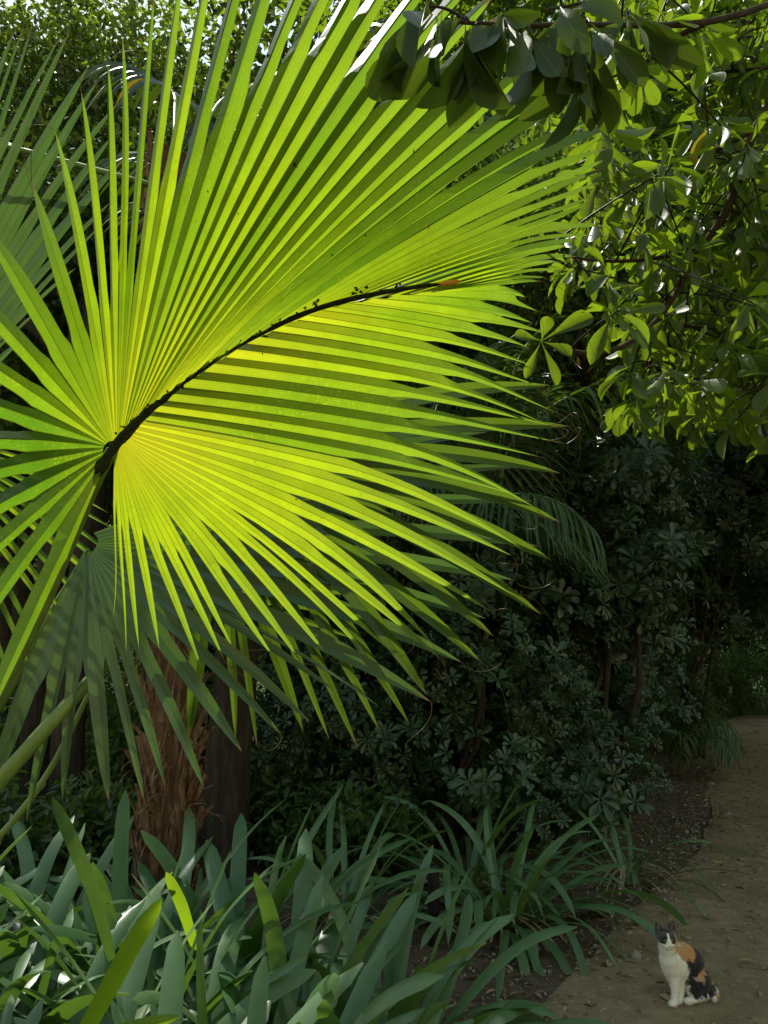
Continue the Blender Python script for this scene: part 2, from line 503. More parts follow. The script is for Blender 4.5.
# ------------------------------------------------------------------ palm blades
def blade(Cf, u0, u1, nseg, fuse, fold=.55, nt=22, sag=.05, jit=.03, mb=None, threads=0, tmb=None, width_pow=.75, lenj=.06, edge_t0=0.0, curlj=0.0, rr=(0, 1)):
    """Cf(u, t) -> point. Segments are folded strips, joined side by side up to fuse(u)."""
    mb = mb or MB()
    du = (u1 - u0) / nseg
    fb = [float(fuse(u0 + i * du)) * (1 + .10 * rng.standard_normal()) for i in range(nseg + 1)]
    for i in range(nseg):
        ua, ub = u0 + i * du, u0 + (i + 1) * du
        um = (ua + ub) / 2
        ln = 1 - lenj * rng.random()
        s = np.linspace(edge_t0, 1, nt + 1)
        t = s * ln
        A, Bp, Mi = (np.array([Cf(u, tt) for tt in t]) for u in (ua, ub, um))
        e = (Bp - A) / 2
        tan = np.gradient(Mi, axis=0)
        n = unit(np.cross(e, tan))
        tu = unit(tan)
        half = np.linalg.norm(e, axis=1, keepdims=True)
        perp = np.linalg.norm(e - (e * tu).sum(1, keepdims=True) * tu, axis=1, keepdims=True)
        pr = perp / (half + 1e-9)
        fl, fr = np.clip(fb[i], .12, .95), np.clip(fb[i + 1], .12, .95)

        def k(f):
            x = np.clip((t - f) / (ln - f), 0, 1)
            return ((1 - x) ** width_pow * (1 - .25 * sstep(0, .12, x)))[:, None]
        kl, kr = k(fl), k(fr)
        wl = half * kl
        wr = half * kr
        free = np.clip((t - min(fl, fr)) / (1 - min(fl, fr)), 0, 1)[:, None]
        seglen = np.linalg.norm(Mi[-1] - Mi[0])
        off = np.array([0, 0, -1.0]) * sag * seglen * free ** 2 * (.5 + rng.random()) \
            + unit(e) * (jit * seglen * rng.standard_normal()) * free ** 1.6 \
            + n * (jit * seglen * rng.standard_normal()) * free ** 1.6 + n * (curlj * seglen * rng.standard_normal()) * free ** 4
        fj = rng.uniform(.7, 1.3)
        amp = fold * fj * (.5 * (wl + wr)) * pr * (.8 + .5 * free)
        base = Mi + off
        el = unit(A - Mi) * wl + base - n * amp * .5
        er = unit(Bp - Mi) * wr + base - n * amp * .5
        # keep the joined part watertight: edges are exactly the shared lines
        jl = (t <= fl)[:, None]
        jr = (t <= fr)[:, None]
        el = np.where(jl, A - n * perp * fold * .4, el)
        er = np.where(jr, Bp - n * perp * fold * .4, er)
        mid = base + n * amp * .5
        g = np.stack([el, mid, er], 1)
        # forked tip
        g[-1, 1] = mid[-1] * .35 + mid[-2] * .65
        lf = np.zeros((nt + 1, 3, 3))
        lf[:, 0, 0], lf[:, 2, 0] = -1, 1
        lf[..., 1] = s[:, None]
        lf[..., 2] = rr[0] + (rr[1] - rr[0]) * rng.random()
        mb.grid(g, lf)
        if tmb is not None and rng.random() < threads:
            p = g[-1, 0 if rng.random() < .5 else 2]
            d = unit(g[-1, 1] - g[-4, 1]) * .6 + rng.standard_normal(3) * .35
            ax = rand_dirs(1)[0]
            pts, L = [p], .011 * (1 + 1.2 * rng.random())
            w = rng.uniform(.1, .75)
            for _ in range(9):
                d = unit(d + np.cross(ax, d) * w + np.array([0, 0, -.12]))
                pts.append(pts[-1] + d * L)
            lt = np.zeros((10, 4, 3)); lt[..., 1] = 1.03; lt[..., 2] = .5
            tmb.tube(pts, np.linspace(.0008, .0003, 10), 4, lf=lt, cap=False)
    return mb


def keyed(keys, hub_d, bow=0.0, curve=0.0):
    """keys: (ox, oy, od, tx, ty, td) in the photograph's pixels and metres of depth -> Cf(u, t) with u in 0..len-1"""
    K = np.array(keys, float)
    up = np.arange(len(K))

    def Cf(u, t):
        # Catmull-Rom through the keys
        i = int(np.clip(math.floor(u), 0, len(K) - 2))
        f = u - i
        p0, p1, p2, p3 = K[max(i - 1, 0)], K[i], K[i + 1], K[min(i + 2, len(K) - 1)]
        k = .5 * ((2 * p1) + (-p0 + p2) * f + (2 * p0 - 5 * p1 + 4 * p2 - p3) * f * f + (-p0 + 3 * p1 - 3 * p2 + p3) * f ** 3)
        ox, oy, od, tx, ty, td = k[:6]
        x, y = ox + (tx - ox) * t, oy + (ty - oy) * t
        d = od + (td - od) * t - bow * 4 * t * (1 - t)
        L = math.hypot(tx - ox, ty - oy)
        y += curve * L * (t * t - t)
        return P(x, y, d)
    return Cf


def stalk(parent, pts, rad, mat, name='petiole', flat=1.0):
    pts = np.asarray(pts, float)
    # smooth
    t = np.linspace(0, len(pts) - 1, 22)
    q = np.stack([np.interp(t, np.arange(len(pts)), pts[:, k]) for k in range(3)], -1)
    for _ in range(4):
        q[1:-1] = (q[:-2] + 2 * q[1:-1] + q[2:]) / 4
    mb = MB()
    mb.tube(q, np.interp(np.linspace(0, 1, 22), np.linspace(0, 1, len(rad)), rad), 8)
    return mb.build(name, mat, parent)


def frond_empty(parent, loc, label=None):
    o = bpy.data.objects.new('frond', None)
    C.objects.link(o)
    o.parent = parent
    base = np.array(parent.location)
    o.location = [float(v) for v in (np.asarray(loc) - base)]
    o.empty_display_size = .1
    if label:
        o['label'] = label
    return o


# --- young fan palm whose short trunk stands just outside the frame
yp_base = np.array([-1.55, 2.15, gz(-1.55, 2.15)])
young = thing('fan_palm', yp_base, 'young fan palm whose huge pleated yellow-green frond glows in the sun', 'palm tree')
mb = MB()
zz = np.linspace(-.05, .75, 12)
mb.tube(np.stack([yp_base[0] + 0 * zz, yp_base[1] + 0 * zz, yp_base[2] + zz], -1), np.linspace(.19, .14, 12), 14, bump=.06)
mb.build('trunk', M['palm_bark'], young)
YC = yp_base + np.array([0, 0, .75])

# main frond
D0 = 1.75
k1 = [
    (106, 462, D0, -8, 760, 1.50), (104, 458, D0, -70, 690, 1.45), (103, 455, D0, -100, 610, 1.42), (103, 450, D0, -125, 520, 1.42),
    (104, 446, D0, -135, 430, 1.44), (106, 444, D0, -125, 335, 1.48), (108, 442, D0, -70, 235, 1.52), (111, 441, D0, 20, 175, 1.55),
    (114, 441, D0, 72, 95, 1.52), (117, 440, D0, 120, 45, 1.48), (119, 439, D0, 168, -40, 1.44), (122, 437, D0, 245, -120, 1.40),
    (125, 435, D0, 335, -135, 1.40), (132, 429, D0, 435, -95, 1.42), (150, 413, D0, 520, -25, 1.46), (185, 383, D0 + .01, 585, 55, 1.52),
    (228, 353, D0 + .02, 615, 125, 1.60), (285, 325, D0 + .01, 612, 180, 1.70), (345, 304, D0 - .01, 595, 222, 1.77), (415, 293, D0 - .04, 565, 258, 1.84),
    (440, 291, D0 - .05, 540, 284, 1.86), (390, 297, D0 - .02, 545, 315, 1.90), (330, 308, D0 + .01, 540, 348, 1.93), (270, 331, D0 + .03, 550, 385, 1.95),
    (215, 361, D0 + .02, 560, 420, 1.97), (170, 396, D0 + .01, 560, 462, 1.98), (145, 420, D0, 548, 508, 1.98), (135, 432, D0, 525, 560, 1.98),
    (130, 438, D0, 480, 612, 1.98), (127, 441, D0, 425, 648, 1.97), (125, 443, D0, 360, 650, 1.95), (122, 445, D0, 295, 662, 1.93),
    (120, 447, D0, 235, 662, 1.91), (118, 449, D0, 178, 658, 1.90), (116, 451, D0, 130, 655, 1.88), (114, 453, D0, 112, 610, 1.86)]
Cf1 = keyed(k1, D0, bow=.04, curve=.06)
F1 = frond_empty(young, Cf1(9, 0), 'huge backlit frond with bright yellow-green pleats')


def fuse1(u):
    return float(np.interp(u, [0, 6, 7, 10, 12, 14, 18, 21, 24, 28, 31, 35], [.3, .34, .36, .38, .62, .72, .74, .64, .54, .5, .44, .3]))


mb = tm = MB()
blade(Cf1, 0, 5, 7, fuse1, fold=.8, nt=24, sag=.03, jit=.02, mb=mb, threads=.5, tmb=tm, rr=(.8, 1.1), width_pow=.9)  # lower-left strips toned dark through rr, standing in for shade
blade(Cf1, 5, 8, 5, fuse1, fold=1.1, nt=24, sag=.02, jit=.02, mb=mb, threads=.5, tmb=tm, rr=(.4, .9), width_pow=.9)
blade(Cf1, 8, 12, 8, fuse1, fold=1.7, nt=24, sag=.0, jit=.016, mb=mb, threads=1, tmb=tm, rr=(.3, .8))
blade(Cf1, 12, 16, 14, fuse1, fold=1.9, nt=28, sag=.02, jit=.010, mb=mb, threads=.6, tmb=tm, curlj=.02, rr=(.35, .9), width_pow=.5)
blade(Cf1, 16, 20, 15, fuse1, fold=1.5, nt=28, sag=.03, jit=.012, mb=mb, threads=.6, tmb=tm, curlj=.03, rr=(.3, .95), width_pow=.6)
blade(Cf1, 20, 26, 14, fuse1, fold=.85, nt=26, sag=.05, jit=.02, mb=mb, threads=.9, tmb=tm, curlj=.06, rr=(.25, .8), width_pow=1.0)
blade(Cf1, 26, 35, 18, fuse1, fold=.36, nt=26, sag=.055, jit=.028, mb=mb, threads=.9, tmb=tm, curlj=.045, rr=(-.1, .2), width_pow=.92)
mb.build('blade', M['frond'], F1, smooth=False)
# midrib along the origins, thick and rough
cpts = [P(96, 474, D0 - .012), P(112, 450, D0 - .015)] + [Cf1(u, 0) + np.array([0, -o_, 0]) for u, o_ in zip((13, 14, 15, 16, 17, 18, 19, 20), (.012, .013, .015, .018, .022, .026, .030, .034))]
cpts = np.array(cpts)
tt = np.linspace(0, len(cpts) - 1, 46)
q = np.stack([np.interp(tt, np.arange(len(cpts)), cpts[:, k]) for k in range(3)], -1)
for _ in range(6):
    q[1:-1] = (q[:-2] + 2 * q[1:-1] + q[2:]) / 4
mb = MB()
mb.tube(q, np.interp(np.linspace(0, 1, 46), [0, .2, .6, .9, 1], [.0125, .0095, .0065, .0045, .0038]), 9, bump=.14)
for _ in range(80):                       # crumbs and moss caught along the midrib
    i = int(rng.integers(8, 40))
    p = q[i] + rng.normal(0, 1, 3) * np.array([.006, .004, .006]) + np.array([-.004, 0, .006])
    mb.tube([p, p + rand_dirs(1)[0] * rng.uniform(.004, .012)], [.0035, .0015], 5)
mb.build('midrib', M['costa'], F1)
e = q[-1]
mb = MB()
dd = unit(q[-1] - q[-6])
mb.tube([e - dd * .008, e + dd * .012, e + dd * .03, e + dd * .042], [.0045, .006, .0055, .002], 8, bump=.1)
mb.build('dry_stub', M['orange'], F1)['label'] = 'orange dried stub at the end of the midrib'
for (px, py, u_, sz) in ((298, 168, 0, 9), (272, 62, 0, 8), (372, 160, 0, 6), (240, 210, 0, 4), (305, 205, 0, 5), (206, 198, 0, 4), (362, 242, 0, 6), (410, 160, 0, 6), (335, 262, 0, 5), (430, 232, 0, 5), (262, 345, 0, 4), (300, 500, 0, 3)):
    best, bp = 9, None
    for u in np.linspace(11, 32, 130):
        for t in np.linspace(.1, .95, 40):
            w = Cf1(u, t)
            d = w - np.array([0, 0, CAMZ])
            zc = d[1] * cp + d[2] * sp
            X_ = W / 2 + F * d[0] / zc
            Y_ = H / 2 - F * (d[2] * cp - d[1] * sp) / zc
            r = (X_ - px) ** 2 + (Y_ - py) ** 2
            if bp is None or r < best:
                best, bp = r, w
    p = bp + np.array([0, -.012, 0])
    mb = MB()
    rx_, ry_ = P(px + 1, py, bp[1]) - P(px, py, bp[1]), P(px, py + 1, bp[1]) - P(px, py, bp[1])
    an = np.linspace(0, 6.28, 11)[:-1]
    rr_ = sz * .42 * rng.uniform(.25, 1.1, 10)
    el_ = rng.uniform(.4, .9)
    ring = p + np.outer(np.cos(an) * rr_ * el_, rx_) + np.outer(np.sin(an) * rr_, ry_) + np.outer(rng.normal(0, .003, 10), [0, 1, 0])
    mb.add(np.concatenate([ring, p[None]]), tris=[(k, (k + 1) % 10, 10) for k in range(10)])
    mb.build('scrap', M['debris'], F1, smooth=False)['label'] = 'dark dead scrap stuck to the blade'
stalk(F1, [P(112, 450, D0 - .005), P(92, 490, D0 + .03), P(40, 620, D0 + .12), P(-60, 800, 1.98), YC + np.array([.1, -.05, -.05])], [.013, .013, .014, .018, .024], M['petiole'])

# shaded frond below
def fan(parent, keys, mat, nseg, fuse, label, hubd, pet=None, fold=.6, sag=.05, bow=.03, curve=.05, threads=.2, prad=.013, jit=.015):
    cf = keyed(keys, hubd, bow, curve)
    f = frond_empty(parent, cf(len(keys) / 2, 0), label)
    mb = tm = MB()
    blade(cf, 0, len(keys) - 1, nseg, fuse, fold=fold, nt=20, sag=sag, jit=jit, mb=mb, threads=threads, tmb=tm)
    mb.build('blade', mat, f, smooth=False)
    if pet is not None:
        stalk(f, pet, [.003, prad, prad * 1.15, prad * 1.6], M['petiole'])
    return f


D = 2.12
hx, hy = 88, 545
k2 = [(hx - 4, hy + 6, D, -40, 800, 1.95), (hx - 3, hy + 8, D, 20, 830, 1.95), (hx - 1, hy + 9, D, 64, 805, 1.95), (hx, hy + 9, D, 126, 795, 1.95),
      (hx + 2, hy + 9, D, 165, 790, 1.97), (hx + 3, hy + 8, D, 215, 775, 2.0), (hx + 4, hy + 7, D, 262, 735, 2.05),
      (hx + 5, hy + 6, D, 318, 728, 2.1), (hx + 6, hy + 5, D, 345, 680, 2.2), (hx + 7, hy + 3, D, 408, 706, 2.3), (hx + 8, hy + 2, D, 460, 650, 2.4),
      (hx + 9, hy, D, 505, 600, 2.5), (hx + 10, hy - 2, D, 540, 545, 2.55), (hx + 10, hy - 5, D, 560, 490, 2.6), (hx + 9, hy - 8, D, 545, 440, 2.6), (hx + 6, hy - 12, D, 480, 400, 2.6)]
fan(young, k2, M['frond_blue'], 20, lambda u: .42, 'grey-green shaded frond below the glowing one', D, fold=.5, sag=.04,
    pet=[P(hx, hy + 4, D), P(60, 600, 2.25), P(-20, 740, 2.2), YC])
# frond behind whose narrow tips droop under the bright one
D = 2.35
hx, hy = 215, 470
k4 = [(hx, hy + 5, D, 170, 730, 2.25), (hx + 2, hy + 6, D, 235, 745, 2.25), (hx + 4, hy + 6, D, 262, 752, 2.25), (hx + 6, hy + 6, D, 310, 728, 2.3), (hx + 8, hy + 5, D, 352, 745, 2.3), (hx + 10, hy + 3, D, 392, 728, 2.3),
      (hx + 12, hy, D, 425, 708, 2.3), (hx + 14, hy - 3, D, 470, 668, 2.32), (hx + 14, hy - 6, D, 508, 628, 2.35), (hx + 14, hy - 9, D, 550, 580, 2.4), (hx + 14, hy - 12, D, 575, 520, 2.45),
      (hx + 14, hy - 15, D, 580, 460, 2.5), (hx + 12, hy - 18, D, 570, 405, 2.5), (hx + 9, hy - 22, D, 545, 345, 2.5)]
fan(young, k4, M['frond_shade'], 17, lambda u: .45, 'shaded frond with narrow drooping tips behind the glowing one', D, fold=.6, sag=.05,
    pet=[P(hx, hy + 2, D), P(150, 560, 2.5), P(40, 800, 2.4), YC + np.array([.1, .1, -.1])], prad=.008)
# sunlit, cut up frond low at the edge
D = 2.3
hx, hy = -90, 430
k6 = [(hx + 5, hy, D, 90, 470, 2.3), (hx + 5, hy + 2, D, 125, 520, 2.3), (hx + 5, hy + 4, D, 138, 575, 2.3), (hx + 4, hy + 5, D, 110, 620, 2.25), (hx + 3, hy + 6, D, 75, 655, 2.2),
      (hx + 2, hy + 6, D, 35, 680, 2.2), (hx, hy + 6, D, -10, 700, 2.2)]
fan(young, k6, M['frond'], 13, lambda u: .3, 'sunlit frond of narrow strips at the picture edge', D, fold=.7, sag=.05,
    pet=[P(hx, hy, D), P(-150, 520, D), P(-190, 700, 2.1), YC])
# lone pale leaf stalk crossing the lower edge
f = frond_empty(young, P(95, 672, 1.95), 'pale green stalk of a frond hidden behind the others')
stalk(f, [P(175, 590, 2.2), P(95, 675, 2.05), P(40, 735, 1.95), P(-30, 815, 1.9), YC + np.array([.05, 0, -.1])], [.014, .0165, .018, .02, .026], M['petiole'])
kx = [(175, 590, 2.2, 120, 470, 2.35), (176, 588, 2.2, 190, 440, 2.4), (178, 588, 2.2, 270, 430, 2.45), (180, 590, 2.2, 340, 480, 2.5), (181, 592, 2.2, 380, 560, 2.5), (180, 594, 2.2, 360, 640, 2.45)]
mb = MB()
blade(keyed(kx, 2.2, .02, .05), 0, 5, 18, lambda u: .5, fold=.55, nt=16, mb=mb)
mb.build('blade', M['frond_shade'], f, smooth=False)


# generic fan frond in world space
def fan3d(parent, base, hub, r, mat, nseg=34, spread=150, droop=.25, roll=None, fuse=.5, prad=.012, label=None, cone=.15, mid=None, fold=.55):
    base, hub = np.asarray(base, float), np.asarray(hub, float)
    ax = unit(hub - base)
    ax[2] -= .25
    ax = unit(ax)
    roll = rng.uniform(-.5, .5) if roll is None else roll
    side = unit(np.cross(ax, [0, 0, 1.0]))
    nrm = np.cross(side, ax)
    side = side * math.cos(roll) + nrm * math.sin(roll)
    nrm = np.cross(side, ax)

    def cf(u, t):
        a = R(u)
        d = ax * math.cos(a) + side * math.sin(a)
        rr = r * (.72 + .28 * math.cos(a / 2)) * t
        return hub + d * rr + nrm * (cone * rr * (1 - t)) + np.array([0, 0, -1]) * droop * r * t * t * t
    f = frond_empty(parent, hub, label)
    mb = MB()
    blade(cf, -spread, spread, nseg, lambda u: fuse, fold=fold, nt=12, sag=.12, jit=.03, mb=mb)
    mb.build('blade', mat, f, smooth=False)
    m_ = (base + hub) / 2 + np.array([0, 0, .12 * np.linalg.norm(hub - base)]) if mid is None else mid
    stalk(f, [base, m_, hub, hub + ax * r * .15], [prad * 1.7, prad * 1.1, prad, prad * .4], M['petiole'])
    return f


# --- mature fan palm with the fibrous trunk
b = ground_at(200, 950)
mp_base = np.array([P(180, 900, 4.7)[0], 4.6, 0])
mp_base[2] = gz(mp_base[0], mp_base[1]) - .03
mature = thing('fan_palm', mp_base, 'old fan palm with a shaggy brown fibrous trunk behind the strappy plants', 'palm tree')
TH = 4.6
zz = np.linspace(0, TH, 40)
tx = mp_base[0] + .03 * np.sin(zz * 1.2) - .02 * zz
ty = mp_base[1] + .05 * np.sin(zz * .8)
rad = np.interp(zz, [0, .3, 1.2, 3, TH], [.19, .145, .128, .125, .15])
ctr = np.stack([tx, ty, mp_base[2] + zz], -1)
mb = MB()
mb.tube(ctr, rad, 22, bump=.05)
mb.build('trunk', M['palm_bark'], mature)
mb = MB()
# old leaf bases: split, overlapping wedges
for k in range(380):
    z = rng.uniform(.1, TH - .05)
    a = rng.uniform(0, 2 * math.pi)
    c = np.array([np.interp(z, zz, tx), np.interp(z, zz, ty), mp_base[2] + z])
    o = np.array([math.cos(a), math.sin(a), 0])
    s = np.array([-math.sin(a), math.cos(a), 0])
    r = np.interp(z, zz, rad)
    L = rng.uniform(.16, .34)
    w = rng.uniform(.016, .048)
    tq = np.linspace(0, 1, 7)
    flare = rng.uniform(.01, .11)
    lean = rng.normal(0, .06)
    cl = c + o * (r * .96 + (flare * tq ** 2)[:, None]) + np.array([0, 0, 1.0]) * (tq * L)[:, None] + s * (lean * tq)[:, None]
    ww = w * (1 - tq * .72)
    g = np.stack([cl - s * ww[:, None] - o * .012, cl + o * .012, cl + s * ww[:, None] - o * .012], 1)
    lf = np.zeros((7, 3, 3)); lf[..., 2] = rng.random(); lf[..., 1] = tq[:, None]
    mb.grid(g, lf)
for k in range(1500):                        # loose fibre strips
    z = rng.uniform(.15, TH)
    a = rng.uniform(0, 2 * math.pi)
    c = np.array([np.interp(z, zz, tx), np.interp(z, zz, ty), mp_base[2] + z])
    o = np.array([math.cos(a), math.sin(a), 0])
    p = c + o * (np.interp(z, zz, rad) + .01)
    d = unit(o * rng.uniform(.2, 1.2) + np.array([0, 0, rng.uniform(-.8, .8)]) + rng.normal(0, .4, 3))
    pts = [p]
    for j in range(7):
        d = unit(d + np.array([0, 0, -.28]) + rng.normal(0, .22, 3) - o * .1)
        pts.append(pts[-1] + d * rng.uniform(.012, .04))
    pts = np.array(pts)
    w = rng.uniform(.0008, .004)
    s = unit(np.cross(np.gradient(pts, axis=0), o + rng.normal(0, .3, 3)))
    mb.grid(np.stack([pts - s * w, pts + s * w], 1))
mb.build('fibre_sheath', M['fibre'], mature, smooth=False)['label'] = 'overlapping stubs of old leaves with loose curling brown fibres'
top = ctr[-1]
for (hxo, hyo, hzo, r, lab) in ((-.5, 1.6, 1.7, 1.0, None), (.1, 1.7, 1.8, 1.0, None), (-.3, 1.5, .9, 1.0, None), (1.2, .1, .3, 1.0, None), (.5, 1.5, .8, 1.0, None), (-.2, 1.5, .4, .95, None), (.9, 1.0, 1.3, .9, None),
                                (.9, 1.2, .1, .9, None), (.1, 1.5, -.6, .9, None), (1.0, .8, 1.2, .9, None), (.4, 1.3, -.6, .9, 'dry hanging frond')):
    fan3d(mature, top - np.array([0, 0, rng.uniform(.05, .5)]), top + np.array([hxo, hyo, hzo]), r, M['frond_far'], nseg=30, droop=.45, label=lab)

# frond at the picture's edge, blue-grey, upright
D = 4.3
hx, hy = -130, 470
k3 = [(hx, hy - 5, D, -150, 40, 4.08), (hx + 2, hy - 5, D, -60, 0, 4.08), (hx + 4, hy - 5, D, 12, -2, 4.13), (hx + 6, hy - 4, D, 40, 5, 4.20), (hx + 8, hy - 3, D, 64, 14, 4.24),
      (hx + 9, hy - 2, D, 104, 50, 4.36), (hx + 10, hy, D, 125, 95, 4.48), (hx + 10, hy + 2, D, 130, 160, 4.52), (hx + 10, hy + 4, D, 95, 235, 4.5), (hx + 10, hy + 6, D, 40, 310, 4.45),
      (hx + 10, hy + 9, D, 5, 390, 4.42), (hx + 9, hy + 12, D, -20, 470, 4.4)]
fan(mature, k3, M['frond_blue'], 22, lambda u: .62, 'large blue-green frond hanging from the crown', D, fold=.5, sag=.03,
    pet=[P(hx, hy, D), P(-150, 400, 4.35), P(-90, 120, 4.5), top - np.array([0, 0, .2])])


# --- darker fan palm farther back, only some grey tips of it showing
bp = np.array([.12, 7.3, 0]); bp[2] = gz(bp[0], bp[1])
back = thing('fan_palm', bp, 'shaded fan palm with thin grey-green fingers behind the glowing frond', 'palm tree')
mb = MB()
zz2 = np.linspace(0, 2.6, 14)
c2 = np.stack([bp[0] + .05 * np.sin(zz2), bp[1] + 0 * zz2, bp[2] + zz2], -1)
mb.tube(c2, np.linspace(.14, .1, 14), 12, bump=.07)
mb.build('trunk', M['bark'], back)
t2 = c2[-1]
for (a, b_, c_) in ((.7, -.5, .7), (1.0, .3, .4), (.3, -.9, .2), (-.5, -.8, .5), (.95, -.6, -.05), (-.8, .1, .8), (.2, .7, .9), (.55, -.8, 1.1), (1.1, -.1, 1.1)):
    fan3d(back, t2 - np.array([0, 0, .1]), t2 + np.array([a, b_, c_]), .85, M['frond_blue'], nseg=36, droop=.3, fuse=.42, prad=.009)


# --- feather palm with hanging leaflets
def pinnate(parent, pts, n, leaf, mat, wid=.016, hang=.9):
    pts = np.asarray(pts, float)
    t = np.linspace(0, len(pts) - 1, 26)
    q = np.stack([np.interp(t, np.arange(len(pts)), pts[:, k]) for k in range(3)], -1)
    for _ in range(5):
        q[1:-1] = (q[:-2] + 2 * q[1:-1] + q[2:]) / 4
    f = frond_empty(parent, q[12])
    mb = MB()
    mb.tube(q, np.linspace(.013, .003, 26), 6)
    mb.build('rachis', M['petiole'], f)
    mb = MB()
    tan = unit(np.gradient(q, axis=0))
    for k in range(n):
        s = .18 + .81 * k / n
        i = s * 25
        p = np.array([np.interp(i, np.arange(26), q[:, c]) for c in range(3)])
        tg = tan[int(i)]
        sd = unit(np.cross(tg, [0, 0, 1.0]))
        for sg in (-1, 1):
            d = unit(sd * sg * .8 + tg * .7 + np.array([0, 0, .15]) + rng.normal(0, .1, 3))
            L = leaf * (.45 + .75 * math.sin(math.pi * min(1, .12 + s * .8))) * rng.uniform(.85, 1.1)
            m_ = 9
            pl = [p]
            for j in range(m_):
                d = unit(d + np.array([0, 0, -hang * .28]) + rng.normal(0, .02, 3))
                pl.append(pl[-1] + d * L / m_)
            pl = np.array(pl)
            ww = wid * np.interp(np.linspace(0, 1, m_ + 1), [0, .2, .6, 1], [.3, 1, .8, .05])
            sv = unit(np.cross(np.gradient(pl, axis=0), [0.2, -.1, 1.0]) + 1e-4)
            nv = unit(np.cross(sv, np.gradient(pl, axis=0)))
            g = np.stack([pl - sv * ww[:, None], pl + nv * ww[:, None] * .5, pl + sv * ww[:, None]], 1)
            lf = np.zeros((m_ + 1, 3, 3)); lf[:, 0, 0] = -1; lf[:, 2, 0] = 1
            lf[..., 1] = np.linspace(0, 1, m_ + 1)[:, None]; lf[..., 2] = rng.random()
            mb.grid(g, lf)
    mb.build('leaflet', mat, f)['label'] = 'narrow hanging leaflets along the stalk'
    return f


fp = np.array([.83, 6.9, 0]); fp[2] = gz(fp[0], fp[1])
feather = thing('feather_palm', fp, 'slender palm whose arching frond hangs a curtain of thin leaflets above the dark shrubs', 'palm tree')
mb = MB()
zz3 = np.linspace(0, 2.3, 10)
c3 = np.stack([fp[0] + .06 * zz3, fp[1] - .1 * zz3, fp[2] + zz3], -1)
mb.tube(c3, np.linspace(.06, .045, 10), 10, bump=.05)
mb.build('trunk', M['bark'], feather)
t3 = c3[-1]
pinnate(feather, [t3, P(470, 500, 6.0), P(520, 492, 5.6), P(560, 500, 5.4), P(595, 530, 5.3)], 44, .55, M['frond_shade'], .013)
pinnate(feather, [t3, P(440, 480, 6.2), P(400, 480, 5.9), P(360, 510, 5.7)], 40, .5, M['frond_shade'], .013)
pinnate(feather, [t3, P(500, 440, 6.8), P(560, 400, 6.6), P(620, 372, 6.4), P(680, 375, 6.2), P(720, 400, 6.1)], 46, .55, M['frond_shade'], .014)
pinnate(feather, [t3, P(500, 420, 6.9), P(520, 350, 7.2), P(560, 310, 7.5)], 40, .5, M['frond_shade'], .014)
pinnate(feather, [t3, P(450, 430, 6.9), P(430, 360, 7.0), P(390, 330, 7.0)], 40, .5, M['frond_shade'], .014)
# small drooping seedling at the path edge
sg_ = ground_at(700, 775)
sg_[0] -= .25; sg_[2] = gz(sg_[0], sg_[1])
seed_p = thing('feather_palm', sg_, 'small drooping palm seedling leaning over the path edge', 'palm seedling')
for (a, b_, hgt) in ((.55, -.5, .75), (.75, .1, .6), (.35, -.75, .55), (-.2, -.6, .6)):
    pinnate(seed_p, [sg_, sg_ + np.array([a * .35, b_ * .35, hgt]), sg_ + np.array([a * .8, b_ * .8, hgt]), sg_ + np.array([a * 1.1, b_ * 1.1, hgt * .55])], 16, .4, M['frond_shade'], .02)


# ------------------------------------------------------------------ places to be sunlit; crowns are cut open along the sun's way
targets = [(Cf1(u, t), .2) for u in np.linspace(7.2, 35, 30) for t in (.05, .3, .55, .8, 1.0)]
targets += [(np.array([x, y, .78]), .3) for x, y in ((-.95, 3.3), (-.75, 3.5), (-.5, 3.4), (-.6, 3.0), (-.3, 3.2), (-.15, 2.9), (-.8, 3.1), (-.45, 3.7), (0, 3.3), (-.9, 2.5), (-.2, 2.5), (-1.1, 2.2), (-.5, 2.3))]
targets += [(P(px, py, 2.45), .16) for px, py in ((460, 400), (520, 380), (480, 470), (540, 450), (500, 540), (440, 560), (420, 640), (340, 700))]
targets += [(P(px, py, 2.3), .14) for px, py in ((20, 520), (60, 560), (95, 600), (30, 610))]
targets += [(P(px, py, d), .3) for px, py, d in ((600, 120, 2.2), (660, 150, 2.3), (640, 220, 2.4), (700, 230, 2.4), (620, 300, 2.3), (680, 330, 2.4), (740, 400, 2.2), (541, 341, 1.92), (740, 120, 2.4))]
targets += [(np.array([x, y, .05]), .34) for x, y in ((7.4, 17.2), (8.2, 18.5), (6.9, 15.2), (7.6, 16.4), (8.8, 18.0))] + [(np.array([x, y, .02]), r) for x, y, r in ((1.98, 3.42, .16), (1.05, 2.85, .45), (1.6, 2.75, .45), (2.1, 2.9, .4), (1.2, 2.2, .5), (1.9, 2.2, .5), (2.5, 2.5, .5))]  # most near openings are added so sunlit path bounces light onto the cat
targets += [(np.array([x, y, z]), .5) for x, y, z in ((-4, 11, 1), (-2.5, 12, 2), (-3.2, 10, .5), (-5, 13, 3), (.6, 11, 1.6), (8.5, 19, 1.5), (10, 20, 2), (-3.6, 9, 3.5), (-1, 13, 4), (-2.6, 8, .8), (-3.2, 7.6, 1.2), (-2.2, 9, 1.5), (-3.8, 9.5, 2), (-2.9, 6.5, .8), (-1.5, 7.5, .6), (1.9, 13, 1.5), (3.4, 14.5, 2))]
_r2 = np.random.default_rng(3)
targets += [(np.array([_r2.uniform(-1.7, .1), _r2.uniform(2.1, 3.9), .8]), .2) for _ in range(16)] + [(P(px, py, 1.91), .12) for px, py in ((150, 915), (125, 955), (100, 1000))]
TP = np.array([t[0] for t in targets]); TR = np.array([t[1] for t in targets])


NF1 = 150


